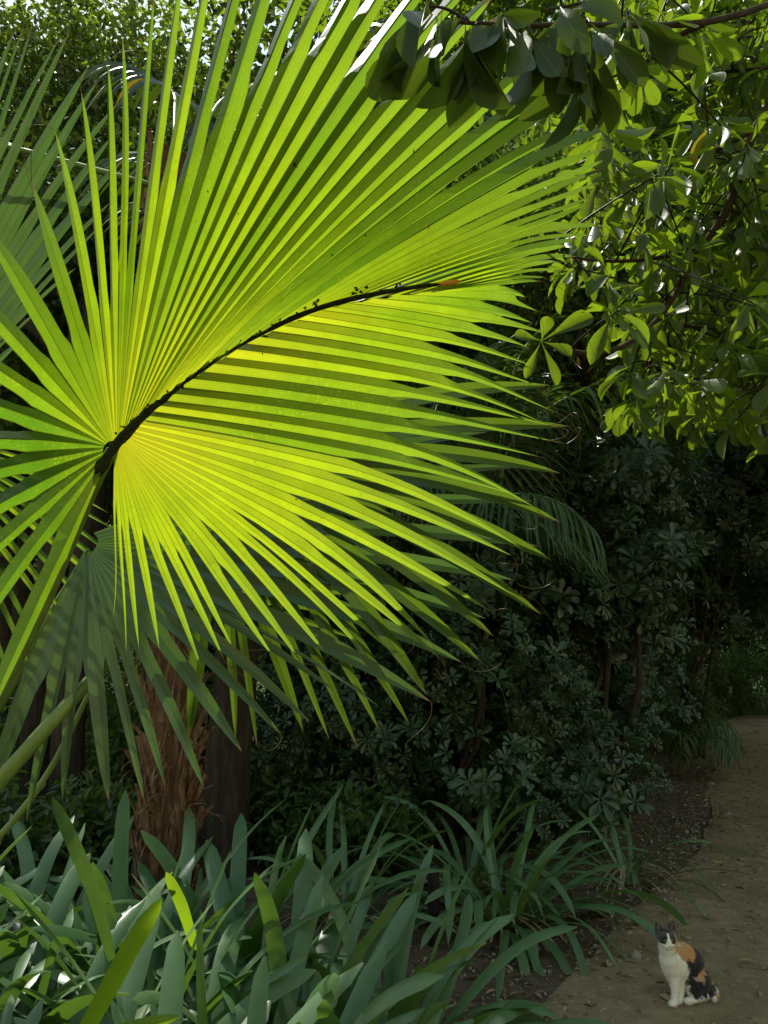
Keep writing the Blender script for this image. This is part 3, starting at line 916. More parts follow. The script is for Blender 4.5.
def over_frond(p, extra=0.0):
    v = p[None] - TP[:NF1]
    s = v @ S
    d2 = (v * v).sum(1) - s * s
    return bool(((s > .1) & (d2 < (TR[:NF1] + extra) ** 2)).any())


def in_gap(p, extra=0.0):
    hit = np.zeros(len(p), bool)
    for t, r in zip(TP, TR):
        v = p - t
        s = v @ S
        d2 = (v * v).sum(1) - s * s
        hit |= (s > .15) & (d2 < (r + extra) ** 2)
    return hit


# ------------------------------------------------------------------ trees
def crown(center, radii, lumps, clusters, leaves, size, tmpls, gap=True, droop=.2, lump_r=.42):
    center, radii = np.array(center, float), np.array(radii, float)
    mb = MB()
    lc = rand_dirs(lumps) * (rng.random((lumps, 1)) ** .45) * .72
    pos = []
    for c in lc:
        r = lump_r * rng.uniform(.7, 1.25)
        p = c + rand_dirs(clusters) * r * (rng.random((clusters, 1)) ** .4)
        pos.append(p)
    pos = np.concatenate(pos) * radii + center
    pos = pos[pos[:, 2] > .25]
    if gap:
        pos = pos[~in_gap(pos, size)]
    n = len(pos)
    out = unit((pos - center) / radii)
    for ti, tm_ in enumerate(tmpls):
        sel = np.arange(n)[ti::len(tmpls)]
        pp = np.repeat(pos[sel], leaves, 0) + rng.normal(0, size * .9, (len(sel) * leaves, 3))
        oo = np.repeat(out[sel], leaves, 0)
        d = unit(oo * .5 + rng.normal(0, .6, pp.shape) + np.array([0, 0, -droop]))
        nn = unit(np.array([0, 0, 1.0]) + rng.normal(0, .55, pp.shape))
        rn = np.clip(np.repeat(rng.random(len(sel)), leaves) * .6 + rng.random(len(pp)) * .4, 0, 1)
        put_leaves(mb, tm_, pp, d, nn, size * rng.uniform(.7, 1.25, len(pp)), size * rng.uniform(.38, .5, len(pp)), rn)
    return mb, lc * radii + center


def tree(x, y, trunk_r, fork_z, center, radii, label, mat, group=None, lumps=26, clusters=30, leaves=14, size=.13, tmpls=None, lean=(0, 0), gap=True, twin=False, name='broadleaf_tree'):
    base = np.array([x, y, gz(x, y) - .05])
    t = thing(name, base, label, 'tree', group)
    cmb, lc = crown(center, radii, lumps, clusters, leaves, size, tmpls or [T_FLAT], gap)
    mb = MB()
    z = np.linspace(0, fork_z, 14)
    tr = np.stack([x + lean[0] * z + .05 * np.sin(z * 1.3 + x), y + lean[1] * z + .05 * np.cos(z * 1.1 + y), base[2] + z], -1)
    mb.tube(tr, np.interp(z, [0, .25, fork_z], [trunk_r * 1.5, trunk_r, trunk_r * .75]), 12, bump=.05)
    mb.build('trunk', M['bark'], t)
    for k in range(0, min(len(lc), 9)):
        p0 = tr[-1 - (k % 3)]
        p2 = lc[k]
        p1 = (p0 + p2) / 2 + rng.normal(0, .15, 3) + np.array([0, 0, .1])
        pm = np.array([p0, p0 * .55 + p1 * .45 + np.array([0, 0, .05]), p1, p1 * .5 + p2 * .5, p2])
        if gap and in_gap(pm, .02).any():
            continue
        m2 = MB()
        m2.tube(pm, [trunk_r * .5, trunk_r * .4, trunk_r * .3, trunk_r * .2, trunk_r * .08], 7, bump=.04)
        m2.build('limb', M['bark'], t)
    cmb.build('crown', mat, t, smooth=False)
    return t


# trees over and beside the planting; their crowns shade it
XL = lambda px, Y: (px - 384) / F * Y
tree(XL(62, 7.2), 7.0, .14, 4.2, (-3.6, 8.2, 6.0), (2.6, 2.4, 1.9), 'tall tree with the thin dark trunk seen beneath the fronds', M['canopy_shaded'], lumps=30, clusters=34)
tree(XL(92, 6.5), 6.3, .13, 4.4, (-1.8, 6.8, 6.8), (2.2, 2.2, 1.6), 'dark straight trunked tree beside the thin trunk and before the sunny thicket', M['canopy_shaded'], lumps=26, clusters=34)
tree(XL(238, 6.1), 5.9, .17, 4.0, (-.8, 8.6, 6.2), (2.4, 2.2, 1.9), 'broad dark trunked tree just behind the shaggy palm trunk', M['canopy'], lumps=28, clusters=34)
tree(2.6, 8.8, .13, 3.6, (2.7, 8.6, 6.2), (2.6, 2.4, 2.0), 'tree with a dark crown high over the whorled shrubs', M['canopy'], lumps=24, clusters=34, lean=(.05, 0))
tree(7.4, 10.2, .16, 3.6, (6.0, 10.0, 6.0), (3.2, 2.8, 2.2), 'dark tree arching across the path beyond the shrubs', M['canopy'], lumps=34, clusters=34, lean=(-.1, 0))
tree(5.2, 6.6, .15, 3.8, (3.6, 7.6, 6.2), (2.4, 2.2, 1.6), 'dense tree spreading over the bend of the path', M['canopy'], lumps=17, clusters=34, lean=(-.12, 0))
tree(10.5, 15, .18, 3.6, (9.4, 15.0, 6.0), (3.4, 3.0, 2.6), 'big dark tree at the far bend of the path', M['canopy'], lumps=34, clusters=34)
tree(-6.2, 9.5, .17, 3.2, (-6.0, 10.0, 5.6), (2.8, 2.6, 3.0), 'wide crowned tree at the edge of the thicket', M['canopy_shaded'], lumps=32, clusters=34)
tree(.6, 12.4, .15, 3.4, (.6, 12.8, 8.6), (3.4, 2.6, 5.0), 'dark tree standing behind the shaded palm', M['canopy_shaded'], lumps=32, clusters=34)
tree(-3.2, 14, .15, 3.2, (-3.0, 14.5, 7.4), (3.2, 2.6, 4.0), 'shade toned tree filling the space between the thin trunks', M['canopy_shaded'], lumps=32, clusters=34)
tree(-5.0, 11.2, .15, 3.6, (-4.8, 11.2, 8.4), (2.8, 2.4, 4.0), 'tall dark tree rising behind the blue-green frond', M['canopy_shaded'], lumps=62, clusters=34)
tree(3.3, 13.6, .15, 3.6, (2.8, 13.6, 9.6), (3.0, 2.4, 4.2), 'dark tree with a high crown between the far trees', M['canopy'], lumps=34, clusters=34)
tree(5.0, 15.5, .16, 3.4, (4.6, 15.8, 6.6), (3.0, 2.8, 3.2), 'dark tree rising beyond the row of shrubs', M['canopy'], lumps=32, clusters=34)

# far wood: bushy trees down to the ground
far_src = None
k = 0
for (x, y, h, sz, lit) in ((-13, 20, 13, .2, 1), (-9, 18, 14, .2, 1), (-5.5, 20, 15, .2, 1), (-1.5, 19, 15, .2, 1), (1.2, 22.0, 18, .2, 0), (8.8, 26, 18, .2, 1), (10.5, 24, 16, .2, 1), (14.5, 22, 10, .2, 1),
                          (19, 25, 11, .2, 1), (-17, 26, 12, .2, 1), (-8, 28, 13, .2, 1), (0, 30, 14, .2, 1), (9, 33, 14, .2, 1), (20, 36, 14, .2, 1), (-22, 34, 14, .2, 1), (28, 32, 13, .2, 1), (-5, 27, 25, .2, 1), (1.5, 27, 26, .2, 1), (6.5, 29, 26, .2, 1), (-11, 27, 24, .2, 1), (12, 30, 26, .2, 1), (4, 25, 22, .2, 1), (-1.5, 24, 21, .2, 1), (-4.6, 16.5, 19, .2, 1), (-1.4, 16.2, 19, .2, 1), (1.6, 17.5, 19, .2, 1), (-7.5, 16, 18, .2, 1)):
    if k < 3:
        src = [] if k == 0 else src
        t = tree(x, y, .2, h * .5, (x, y, h * .5 + .2), (2.9, 2.6, h * .52), 'leafy tree in the far wood behind the garden', M[('canopy_shaded', 'canopy', 'canopy_lit')[k]], 'trees of the far wood', lumps=44, clusters=34, leaves=14, size=.2, gap=False)
        src.append((t, h))
    else:
        s, h0 = src[k % 3]
        t = s.copy()
        C.objects.link(t)
        t.location = (x, y, gz(x, y) - .05)
        t.rotation_euler = (0, 0, rng.uniform(0, 6.28))
        f_ = h / h0
        t.scale = (f_ * 1.05, f_ * 1.05, f_)
        for ch in s.children:
            c = ch.copy()
            C.objects.link(c)
            c.parent = t
    k += 1


# ------------------------------------------------------------------ dark whorled shrubs
def rosettes(mb, pos, axis_, n, L, tmpls, lift=.35, rnd=None):
    m_ = len(pos)
    axis_ = unit(axis_)
    a = unit(np.cross(axis_, unit(np.array([.3, .2, 1.0]) + rng.normal(0, .2, (m_, 3)))))
    b = np.cross(axis_, a)
    base = rng.random(m_) * 6.28
    rn = rng.random(m_)
    sz_ = rng.uniform(.6, 1.3, m_)
    for j in range(n):
        th = base + j * 2 * math.pi / n * 1.0 + rng.normal(0, .18, m_)
        lf_ = (lift + rng.normal(0, .18, m_)) * (1 if j % 2 else .4)
        d = a * np.cos(th)[:, None] + b * np.sin(th)[:, None]
        dv = unit(d + axis_ * lf_[:, None])
        nn = unit(axis_ - d * lf_[:, None])
        l = L * sz_ * rng.uniform(.75, 1.15, m_)
        put_leaves(mb, tmpls[j % len(tmpls)], pos + d * .01, dv, nn, l, l * rng.uniform(.36, .46, m_), np.clip(rn * .6 + rng.random(m_) * .4, 0, 1))


def whorl_mesh(rx, ry, z0, z1, n, L):
    """a shrub with its base at the origin"""
    mb, st = MB(), []
    nl = 23
    cc = np.stack([rng.uniform(-.62, .62, nl) * rx, rng.uniform(-.62, .62, nl) * ry, z0 + .3 + (z1 - z0 - .6) * (np.arange(nl) + rng.random(nl)) / nl], -1)
    per = n // nl
    for c in cc:
        d = rand_dirs(per)
        d[:, 2] = d[:, 2] * .9 + .1
        r = np.array([rx * .5, ry * .5, (z1 - z0) * .16]) * rng.uniform(.8, 1.2)
        p = c + d * r * rng.uniform(.55, 1.05, (per, 1))
        rosettes(mb, p, unit(d) * .8 + np.array([0, 0, .55]) + rng.normal(0, .3, d.shape), 9, L, T_OBO_MID)
    return mb, cc


shrub_src = []
shrubs = [(1.75, 7.7, 1.15, 'big dark shrub of leaf whorls above the bare soil and strappy clump'), (2.3, 9.2, 1.15, 'dark whorled shrub with a crooked bare limb beside the path'),
          (.35, 6.75, .82, 'dark whorled shrub under the hanging palm leaflets'), (3.1, 12.0, 1.15, 'dark whorled shrub leaning over the narrowing path'),
          (-.55, 6.9, .72, 'dark whorled shrub just past the broad dark trunk'), (4.5, 15.0, 1.2, 'dark whorled shrub at the far end of the path'),
          (1.3, 9.9, 1.25, 'tall dark whorled shrub filling the gap behind the others'), (1.25, 7.0, .5, 'low dark whorled shrub at the foot of the big one above the soil'), (2.05, 8.0, .5, 'low dark whorled shrub at the soil edge beside the path'),
          (-2.0, 9.4, .8, 'dark whorled shrub behind the shaggy palm trunk'),
          (4.6, 12.9, 1.0, 'tall whorled bush whose high dark foliage leans out over the path')]
for i, (x, y, s, lab) in enumerate(shrubs):
    base = np.array([x, y, gz(x, y)])
    t = thing('whorled_shrub', base, lab, 'shrub', 'dark shrubs along the path')
    if i < 3 or i == 10:
        mb, cc = whorl_mesh(1.2, 1.15, .10, 3.3, 1900, .108) if i < 3 else whorl_mesh(1.9, 1.5, 1.7, 5.2, 2300, .13)
        if i == 10:
            for v in mb.v:
                v += np.array([.9, 0, 0])
            cc = cc + np.array([.9, 0, 0])
        mb.v = [v + base for v in mb.v]
        fo = mb.build('foliage', M['shrub_leaf'], t)
        stems = []
        for j in range(7):
            c = cc[8 + j * 2] + base
            p0 = base + np.array([rng.normal(0, .16), rng.normal(0, .16), -.03])
            p1 = p0 * .5 + c * .5 + np.array([rng.normal(0, .15), rng.normal(0, .15), .1])
            m2 = MB()
            m2.tube([p0, p0 * .6 + p1 * .4 + np.array([0, 0, .08]), p1, p1 * .4 + c * .6, c], [.036, .03, .025, .018, .008], 8, bump=.06)
            stems.append(m2.build('stem', M['bark'], t))
        shrub_src.append([fo] + stems)
    else:
        for ch in shrub_src[i % 3]:
            c = ch.copy()
            C.objects.link(c)
            c.parent = t
        t.rotation_euler = (0, 0, rng.uniform(0, 6.28))
    t.scale = (s, s, s)

# ------------------------------------------------------------------ overhanging leafy tree on the path side
ot_base = np.array([3.05, 2.3, gz(3.05, 2.3) - .05])
over = thing('leafy_tree', ot_base, 'tree with leathery spoon shaped leaves whose sunlit boughs hang in from above the path', 'tree')
mb = MB()
z = np.linspace(0, 3.4, 14)
ttr = np.stack([ot_base[0] - .1 * z, ot_base[1] + .05 * z, ot_base[2] + z], -1)
mb.tube(ttr, np.linspace(.15, .09, 14), 12, bump=.06)
mb.build('trunk', M['bark'], over)


def smooth_line(pts, n=20):
    pts = np.asarray(pts, float)
    t = np.linspace(0, len(pts) - 1, n)
    q = np.stack([np.interp(t, np.arange(len(pts)), pts[:, k]) for k in range(3)], -1)
    for _ in range(3):
        q[1:-1] = (q[:-2] + 2 * q[1:-1] + q[2:]) / 4
    return q


boughs = [
    ([ttr[-1], P(860, -40, 1.9), P(768, 8, 1.7), P(704, 24, 1.6), P(650, 26, 1.5), P(580, 24, 1.35), P(520, 26, 1.25), P(455, 22, 1.2)], .008),
    ([P(704, 24, 1.6), P(684, 32, 1.62), P(654, 57, 1.65), P(625, 73, 1.68), P(594, 82, 1.7)], .006),
    ([ttr[-2], P(840, 20, 2.1), P(768, 100, 2.1), P(751, 132, 2.1), P(737, 185, 2.12), P(724, 225, 2.15), P(694, 250, 2.18), P(684, 285, 2.2), P(650, 340, 2.15), P(600, 360, 2.05), P(560, 350, 1.98), P(550, 340, 1.95)], .013),
    ([P(751, 132, 2.1), P(720, 148, 2.15), P(690, 160, 2.2), P(640, 162, 2.25), P(600, 158, 2.25), P(575, 165, 2.2)], .006),
    ([P(694, 250, 2.18), P(660, 258, 2.1), P(620, 262, 2.0), P(570, 258, 1.9), P(535, 240, 1.82)], .006),
    ([ttr[-3], P(900, 300, 2.3), P(800, 310, 2.35), P(740, 325, 2.4), P(700, 330, 2.4), P(660, 320, 2.4)], .008),
    ([ttr[-3], P(880, 180, 2.4), P(790, 200, 2.5), P(730, 215, 2.6), P(680, 205, 2.7), P(620, 200, 2.8)], .008),
    ([ttr[-1], P(860, -120, 2.3), P(740, -50, 2.2), P(660, -20, 2.1), P(600, 0, 2.0), P(545, 10, 1.9)], .008),
    ([ttr[-1], P(820, 60, 2.4), P(750, 70, 2.6), P(690, 75, 2.8), P(620, 90, 2.9), P(570, 110, 3.0)], .007),
    ([ttr[-3], P(870, 360, 2.1), P(800, 375, 2.1), P(765, 385, 2.1), P(735, 392, 2.1)], .006),
    ([P(684, 285, 2.2), P(668, 300, 2.22), P(660, 330, 2.24), P(650, 365, 2.25), P(640, 380, 2.25)], .004),
]
lmb = MB()
lines = []
for pts, r in boughs:
    q = smooth_line(pts, 24)
    lines.append(q)
    m2 = MB()
    m2.tube(q, np.linspace(r * 1.15, r * .35, 24), 7, bump=.05)
    m2.build('bough', M['twig'], over)


dmb = MB()


def sprig(p, base, n, L, hang, wr=.35, spread=1.0, into=None):
    """a short twig from base to p with a rosette of leaves at its end"""
    base, p = np.asarray(base, float), np.asarray(p, float)
    if into is None and over_frond(p, -.04) and rng.random() > .06:
        return
    zc = p[1] * cp + (p[2] - CAMZ) * sp
    qx, qy = W / 2 + F * p[0] / zc, H / 2 - F * ((p[2] - CAMZ) * cp - p[1] * sp) / zc
    if into is None and ((490 < qx < 605 and 285 < qy < 400) or (qy > 425 and qx < 700)):
        return
    ax = unit(p - base + np.array([0, 0, .001]))
    mid = (p + base) / 2 + np.array([0, 0, .015])
    lt = np.zeros((6, 5, 3)); lt[..., 2] = -1
    (into or lmb).tube(smooth_line([base, mid, p], 6), np.linspace(.003, .0018, 6), 5, lf=lt, cap=False)
    pos = p[None] + rng.normal(0, .006, (n, 3)) - ax * np.linspace(0, .03, n)[:, None]
    a = unit(np.cross(ax, [.3, .5, .8]))
    b = np.cross(ax, a)
    th = rng.random() * 6 + np.arange(n) * 2.4
    d = a * np.cos(th)[:, None] + b * np.sin(th)[:, None]
    dv = unit(d * spread + ax * rng.uniform(.2, .9, (n, 1)) + np.array([0, 0, -hang]) * rng.uniform(.4, 1.3, (n, 1)))
    nn = unit(np.array([0, 0, 1.0]) + ax * .3 - d * .6 + rng.normal(0, .35, (n, 3)))
    for k in range(n):
        l = L * rng.uniform(.65, 1.15)
        put_leaves(into or lmb, T_OBO[int(rng.integers(0, 4))], pos[k:k + 1], dv[k:k + 1], nn[k:k + 1], np.array([l]), np.array([l * wr * rng.uniform(.85, 1.1)]))


def along(q, t):
    i = t * (len(q) - 1)
    return np.array([np.interp(i, np.arange(len(q)), q[:, c]) for c in range(3)])


# bold leaves close overhead, their shade put into the leaf colour
for px, py, d in ((425, 6, 1.18), (462, 22, 1.2), (500, 10, 1.22), (530, 34, 1.26), (560, 8, 1.28), (590, 22, 1.32), (630, 10, 1.38), (575, 52, 1.34)):
    p = P(px, py, d)
    b0 = along(lines[0], float(np.clip(np.argmin(np.linalg.norm(lines[0] - p, axis=1)) / 23.0 - .03, 0, 1)))
    sprig(p, b0, 7, .145, 1.9, .32, .85, dmb)
for i, t0_, n_, hang in ((1, .35, 14, .7), (2, .22, 40, .7), (3, .1, 18, .6), (4, .1, 9, .6), (5, .35, 28, .5), (6, .35, 30, .5), (7, .3, 22, .8), (8, .3, 30, .5), (9, .3, 16, .7), (10, .1, 14, 1.1)):
    q = lines[i]
    for k in range(n_):
        t = t0_ + (1 - t0_) * (k + rng.random() * .6) / n_
        b0 = along(q, min(t, 1))
        p = b0 + rng.normal(0, 1, 3) * np.array([.13, .16, .12]) + np.array([0, 0, -.02])
        sprig(p, b0, int(rng.integers(5, 9)), .105, hang)
# the small three leaved sprig held against the frond
p3 = P(541, 341, 1.92)
for (tx_, ty_, sz, w) in ((519, 335, .058, .4), (548, 320, .045, .5), (586, 318, .11, .28), (568, 352, .08, .35), (528, 372, .10, .16), (556, 378, .11, .14)):
    tgt = P(tx_, ty_, 1.90)
    d = tgt - p3
    put_leaves(lmb, T_OBO[0], p3[None], d[None], np.array([[0.1, -1, .3]]), np.array([np.linalg.norm(d) * 1.15]), np.array([np.linalg.norm(d) * 1.1 * (w + .1)]), np.array([.1]))
# dense sprays behind, and the crown above the frame
n_b = 300
for k in range(n_b):
    px, py = rng.uniform(560, 800), rng.uniform(-60, 420)
    if (px < 640 and py > 300) or px + py * .2 < 610:
        continue
    d = rng.uniform(2.5, 3.3)
    p = P(px, py, d)
    sprig(p, p + np.array([.12, .02, .06]) + rng.normal(0, .04, 3), 8, .105, .6)
lmb.build('foliage', M['tree_leaf'], over)
dmb.build('foliage', M['tree_leaf_shaded'], over)['label'] = 'large shade toned leaves hanging close overhead'
for cc_, cr_ in (((1.0, 5.0, 6.3), (2.2, 1.0, .9)), ((2.6, 4.2, 5.6), (1.6, 1.0, .9))):
    cm2, _ = crown(cc_, cr_, 22, 26, 9, .11, T_OBO_LO, True)
    cm2.build('crown', M['tree_leaf'], over)
cmb, lc = crown((3.5, 3.0, 4.6), (1.2, 1.2, .9), 10, 20, 9, .12, T_OBO_LO, True)
cmb.build('crown', M['tree_leaf'], over)
for k in range(9):
    p0, p2 = ttr[-1], lc[k]
    pm = np.array([p0, p0 * .5 + p2 * .5 + rng.normal(0, .1, 3), p2])
    if in_gap(smooth_line(pm, 8), .02).any():
        continue
    m2 = MB()
    m2.tube(smooth_line(pm, 8), np.linspace(.06, .012, 8), 7)
    m2.build('bough', M['twig'], over)


# ------------------------------------------------------------------ strappy plants
def strap_clump(mb, base, n, L, wd, spread, stiff, rad=.07, seed_dir=None):
    for k in range(n):
        a = k * 2.39996 + rng.normal(0, .25)
        f = math.sqrt((k + .5) / n)
        tilt = spread * (.24 + .76 * f) * rng.uniform(.75, 1.15)
        o = np.array([math.cos(a), math.sin(a), 0])
        p = np.asarray(base, float) + o * rad * f * rng.uniform(.6, 1.3)
        d = unit(o * math.sin(tilt) + np.array([0, 0, math.cos(tilt)]))
        l = L * rng.uniform(.7, 1.12)
        w = wd * rng.uniform(.75, 1.15)
        m_ = 15
        pts = [p]
        bend = stiff * (.55 + .8 * f) * rng.uniform(.4, 1.4)
        sw = rng.normal(0, .03)
        for j in range(m_):
            s_ = j / m_
            d = unit(d + np.array([0, 0, -1.0]) * bend * (.02 + .16 * s_ ** 1.3) + np.array([-o[1], o[0], 0]) * sw)
            pts.append(pts[-1] + d * l / m_)
        pts = np.array(pts)
        tan = unit(np.gradient(pts, axis=0))
        sd = unit(np.array([-o[1], o[0], 0]) + rng.normal(0, .12, 3))
        tw = rng.normal(0, .35)
        nn = unit(np.cross(np.broadcast_to(sd, tan.shape), tan))
        tws = (np.linspace(0, 1, m_ + 1) * tw)[:, None]
        sdt = sd * np.cos(tws) + nn * np.sin(tws)
        nn = unit(np.cross(sdt, tan))
        s_ = np.linspace(0, 1, m_ + 1)
        ww = (w * .5 * np.interp(s_, [0, .12, .5, .85, .94, .985, 1], [.55, .75, 1, .93, .76, .50, .12]))[:, None]
        g = np.stack([pts - sdt * ww + nn * ww * .25, pts, pts + sdt * ww + nn * ww * .25], 1)
        lf = np.zeros((m_ + 1, 3, 3)); lf[:, 0, 0] = -1; lf[:, 2, 0] = 1
        lf[..., 1] = s_[:, None]; lf[..., 2] = rng.random()
        mb.grid(g, lf)


front = [(-.98, 2.15), (-.52, 2.05), (-.08, 2.2), (-1.32, 2.6), (-.82, 2.6), (-.36, 2.65), (.02, 2.75), (-1.7, 3.1), (-1.2, 3.1), (-.72, 3.15), (-.28, 3.2), (.10, 3.3),
         (-1.95, 3.7), (-1.45, 3.75), (-.95, 3.7), (-.45, 3.8)]
clumps = []
for x, y in front:
    x, y = x - .14 + rng.normal(0, .05), y + rng.normal(0, .05)
    b0 = np.array([x, y, gz(x, y) - .01])
    t = thing('strappy_plant', b0, 'dark green strap leaved plant in the dense bed under the fan palm', 'plant', 'strap leaved plants massed in the bed under the fan palm')
    mb = MB()
    strap_clump(mb, b0, int(rng.integers(25, 32)), rng.uniform(.85, 1.08) * (.84 if x > -.3 else 1), .076, R(50), .75, .09)
    mb.build('foliage', M['strap_mid' if len(clumps) % 3 else 'strap'], t)
    clumps.append(t)


def single_leaf(parent, pts, w, mat, label):
    q = smooth_line(pts, 18)
    tan = unit(np.gradient(q, axis=0))
    view = unit(q - np.array([0, 0, CAMZ]))
    sd = unit(np.cross(tan, view) + rng.normal(0, .02, 3))
    nn = unit(np.cross(sd, tan))
    s_ = np.linspace(0, 1, 18)
    ww = (w * .5 * np.interp(s_, [0, .12, .5, .8, .92, .98, 1], [.55, .8, 1, .9, .6, .28, .04]))[:, None]
    g = np.stack([q - sd * ww + nn * ww * .3, q, q + sd * ww + nn * ww * .3], 1)
    lf = np.zeros((18, 3, 3)); lf[:, 0, 0] = -1; lf[:, 2, 0] = 1
    lf[..., 1] = s_[:, None]; lf[..., 2] = rng.random()
    mb = MB(); mb.grid(g, lf)
    o = mb.build('leaf', mat, parent)
    o['label'] = label
    return o


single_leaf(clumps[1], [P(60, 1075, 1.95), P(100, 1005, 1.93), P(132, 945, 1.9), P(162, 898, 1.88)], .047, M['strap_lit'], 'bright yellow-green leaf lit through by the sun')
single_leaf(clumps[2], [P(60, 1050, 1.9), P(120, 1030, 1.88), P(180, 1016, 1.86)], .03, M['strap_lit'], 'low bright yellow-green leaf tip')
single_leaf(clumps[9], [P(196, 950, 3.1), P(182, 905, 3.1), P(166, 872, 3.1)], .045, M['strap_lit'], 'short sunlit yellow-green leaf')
single_leaf(clumps[4], [P(112, 960, 2.6), P(95, 895, 2.6), P(72, 840, 2.6), P(52, 797, 2.58)], .045, M['strap'], 'tall narrow dark leaf standing above the bed')

mids = [(ground_at(505, 926), 72, 1.02, .056, R(76), 1.4, 'strap leaved clump with arching leaves on bare soil beside the path'),
        (np.array([.55, 5.7, 0]), 34, 1.1, .046, R(70), 1.3, 'smaller strap leaved clump half hidden behind the arching one'),
        (np.array([1.75, 6.1, 0]), 20, .8, .036, R(72), 1.1, 'thin strap leaved clump under the whorled shrubs by the path'),
        (np.array([-.25, 5.0, 0]), 26, .8, .045, R(62), .9, 'strap leaved clump between the dense bed and the dark shrubs')]
for p, n, L, w, spd, st, lab in mids:
    p = np.array([p[0], p[1], gz(p[0], p[1]) - .01])
    t = thing('strappy_plant', p, lab, 'plant')
    mb = MB()
    strap_clump(mb, p, n, L, w, spd, st, .12)
    mb.build('foliage', M['strap_mid'], t)
    mb = MB()
    for k in range(26):
        a = rng.uniform(0, 6.28)
        o = np.array([math.cos(a), math.sin(a), 0])
        q0 = p + o * .1 + np.array([0, 0, rng.uniform(.05, .15)])
        q2 = p + o * rng.uniform(.25, .5)
        q2[2] = gz(q2[0], q2[1]) + .015
        q1 = (q0 + q2) / 2 + np.array([0, 0, .05])
        q = smooth_line([q0, q1, q2], 7)
        s = np.array([-o[1], o[0], 0]) * rng.uniform(.004, .012)
        mb.grid(np.stack([q - s, q + s], 1))
    mb.build('dead_leaf', M['litter'], t)['label'] = 'withered brown leaves at the foot of the clump'

# undergrowth shrubs on the far side of the bed
under = [(-2.6, 5.2, .55, .8), (-1.9, 5.6, .5, .7), (-3.4, 5.9, .7, 1.1), (-2.2, 7.6, .8, 1.4), (-4.2, 7.4, .9, 1.6), (-3.1, 8.8, 1.0, 2.0), (-.9, 6.4, .5, .7), (-1.6, 8.2, .7, 1.2), (-5.2, 8.6, 1.0, 2.2),
         (-.3, 6.0, .5, .6), (7.2, 19.9, 1.2, 1.3), (9.0, 20.8, 1.4, 1.6), (6.2, 18.2, .8, 1.0), (11.5, 21.5, 1.4, 1.8), (-4.6, 5.4, .8, 1.4),
         (.2, 9.3, .9, 1.3), (1.6, 10.9, 1.0, 1.4), (3.0, 11.6, 1.0, 1.4), (-.8, 10.6, 1.0, 1.5), (4.6, 13.6, 1.0, 1.4), (1.0, 13.5, 1.3, 2.0), (-2.4, 11.4, 1.0, 1.8), (3.0, 14.5, 1.3, 2.2),
         (8.0, 19.9, 1.5, 2.6), (9.6, 20.3, 1.6, 3.2), (11.2, 20.6, 1.6, 3.4), (12.8, 20.0, 1.6, 3.0), (6.8, 20.4, 1.4, 3.0), (14.2, 19.0, 1.6, 3.0), (9.0, 22.0, 1.8, 4.6), (11.6, 22.3, 1.8, 4.8), (6.2, 22.4, 1.8, 4.6)]
for i, (x, y, r, h) in enumerate(under):
    b0 = np.array([x, y, gz(x, y)])
    t = thing('low_shrub', b0, 'low leafy shrub of the undergrowth beneath the trees', 'shrub', 'low shrubs of the undergrowth')
    mb, lc = crown(b0 + np.array([0, 0, h * .52]), (r, r, h * .5), 14, 26, 9, .085, T_LANCE, False, lump_r=.5)
    mb.build('foliage', M['under'], t)
    m2 = MB()
    for k in range(6):
        m2.tube(smooth_line([b0 + rng.normal(0, .04, 3) * [1, 1, 0], b0 * .5 + lc[k] * .5 + rng.normal(0, .04, 3), lc[k]], 8), np.linspace(.014, .004, 8), 5)
    m2.build('stem', M['twig'], t)

# ------------------------------------------------------------------ litter, pebbles, post
mb = MB()
n = 5200
yy = rng.uniform(2.2, 17, n)
off = np.abs(rng.normal(0, .55, n)) * np.where(rng.random(n) < .72, -1, 1)
xx = path_l(yy) + off + .15
m_ = rng.random(n) < .2
xx = np.where(m_, path_l(yy) + rng.random(n) * 2.2, xx)
pos = np.stack([xx, yy, height(xx, yy) + .014], -1)
d = rng.normal(0, 1, (n, 3)); d[:, 2] *= .12
L = rng.uniform(.015, .06, n) * np.where(rng.random(n) < .06, 1.7, 1)
put_leaves(mb, T_LANCE[0], pos, unit(d), unit(np.array([0, 0, 1.0]) + rng.normal(0, .35, (n, 3))), L, L * rng.uniform(.2, .5, n))
tag(mb.build('leaf_litter', M['litter']), kind='stuff')
mb = MB()
for k in range(220):
    y = rng.uniform(2.4, 12)
    x = path_l(y) + abs(rng.normal(0, .8)) * (1 if rng.random() < .6 else -.7)
    a = rng.uniform(0, 6.28)
    p = np.array([x, y, gz(x, y) + .012])
    l = rng.uniform(.03, .16)
    e = p + np.array([math.cos(a), math.sin(a), 0]) * l
    e[2] = gz(e[0], e[1]) + .014
    mb.tube([p, (p + e) / 2 + np.array([0, 0, .008]) + rng.normal(0, .006, 3), e], [.0025, .003, .0015], 5)
tag(mb.build('twig_litter', M['straw']), kind='stuff')
mb = MB()
ico = bmesh.new()
bmesh.ops.create_icosphere(ico, subdivisions=1, radius=1)
iv = np.array([v.co[:] for v in ico.verts]); it = np.array([[v.index for v in f.verts] for f in ico.faces])
ico.free()
for k in range(1500):
    y = rng.uniform(2.3, 9)
    x = path_l(y) + rng.normal(.25, .55)
    r = abs(rng.normal(0, .005)) + .0035
    if rng.random() < .012:
        r *= 2.6
    mb.add(iv * r * rng.uniform(.6, 1.2, 3) + np.array([x, y, gz(x, y) + .010]), tris=it)
tag(mb.build('gravel', M['stone']), kind='stuff')
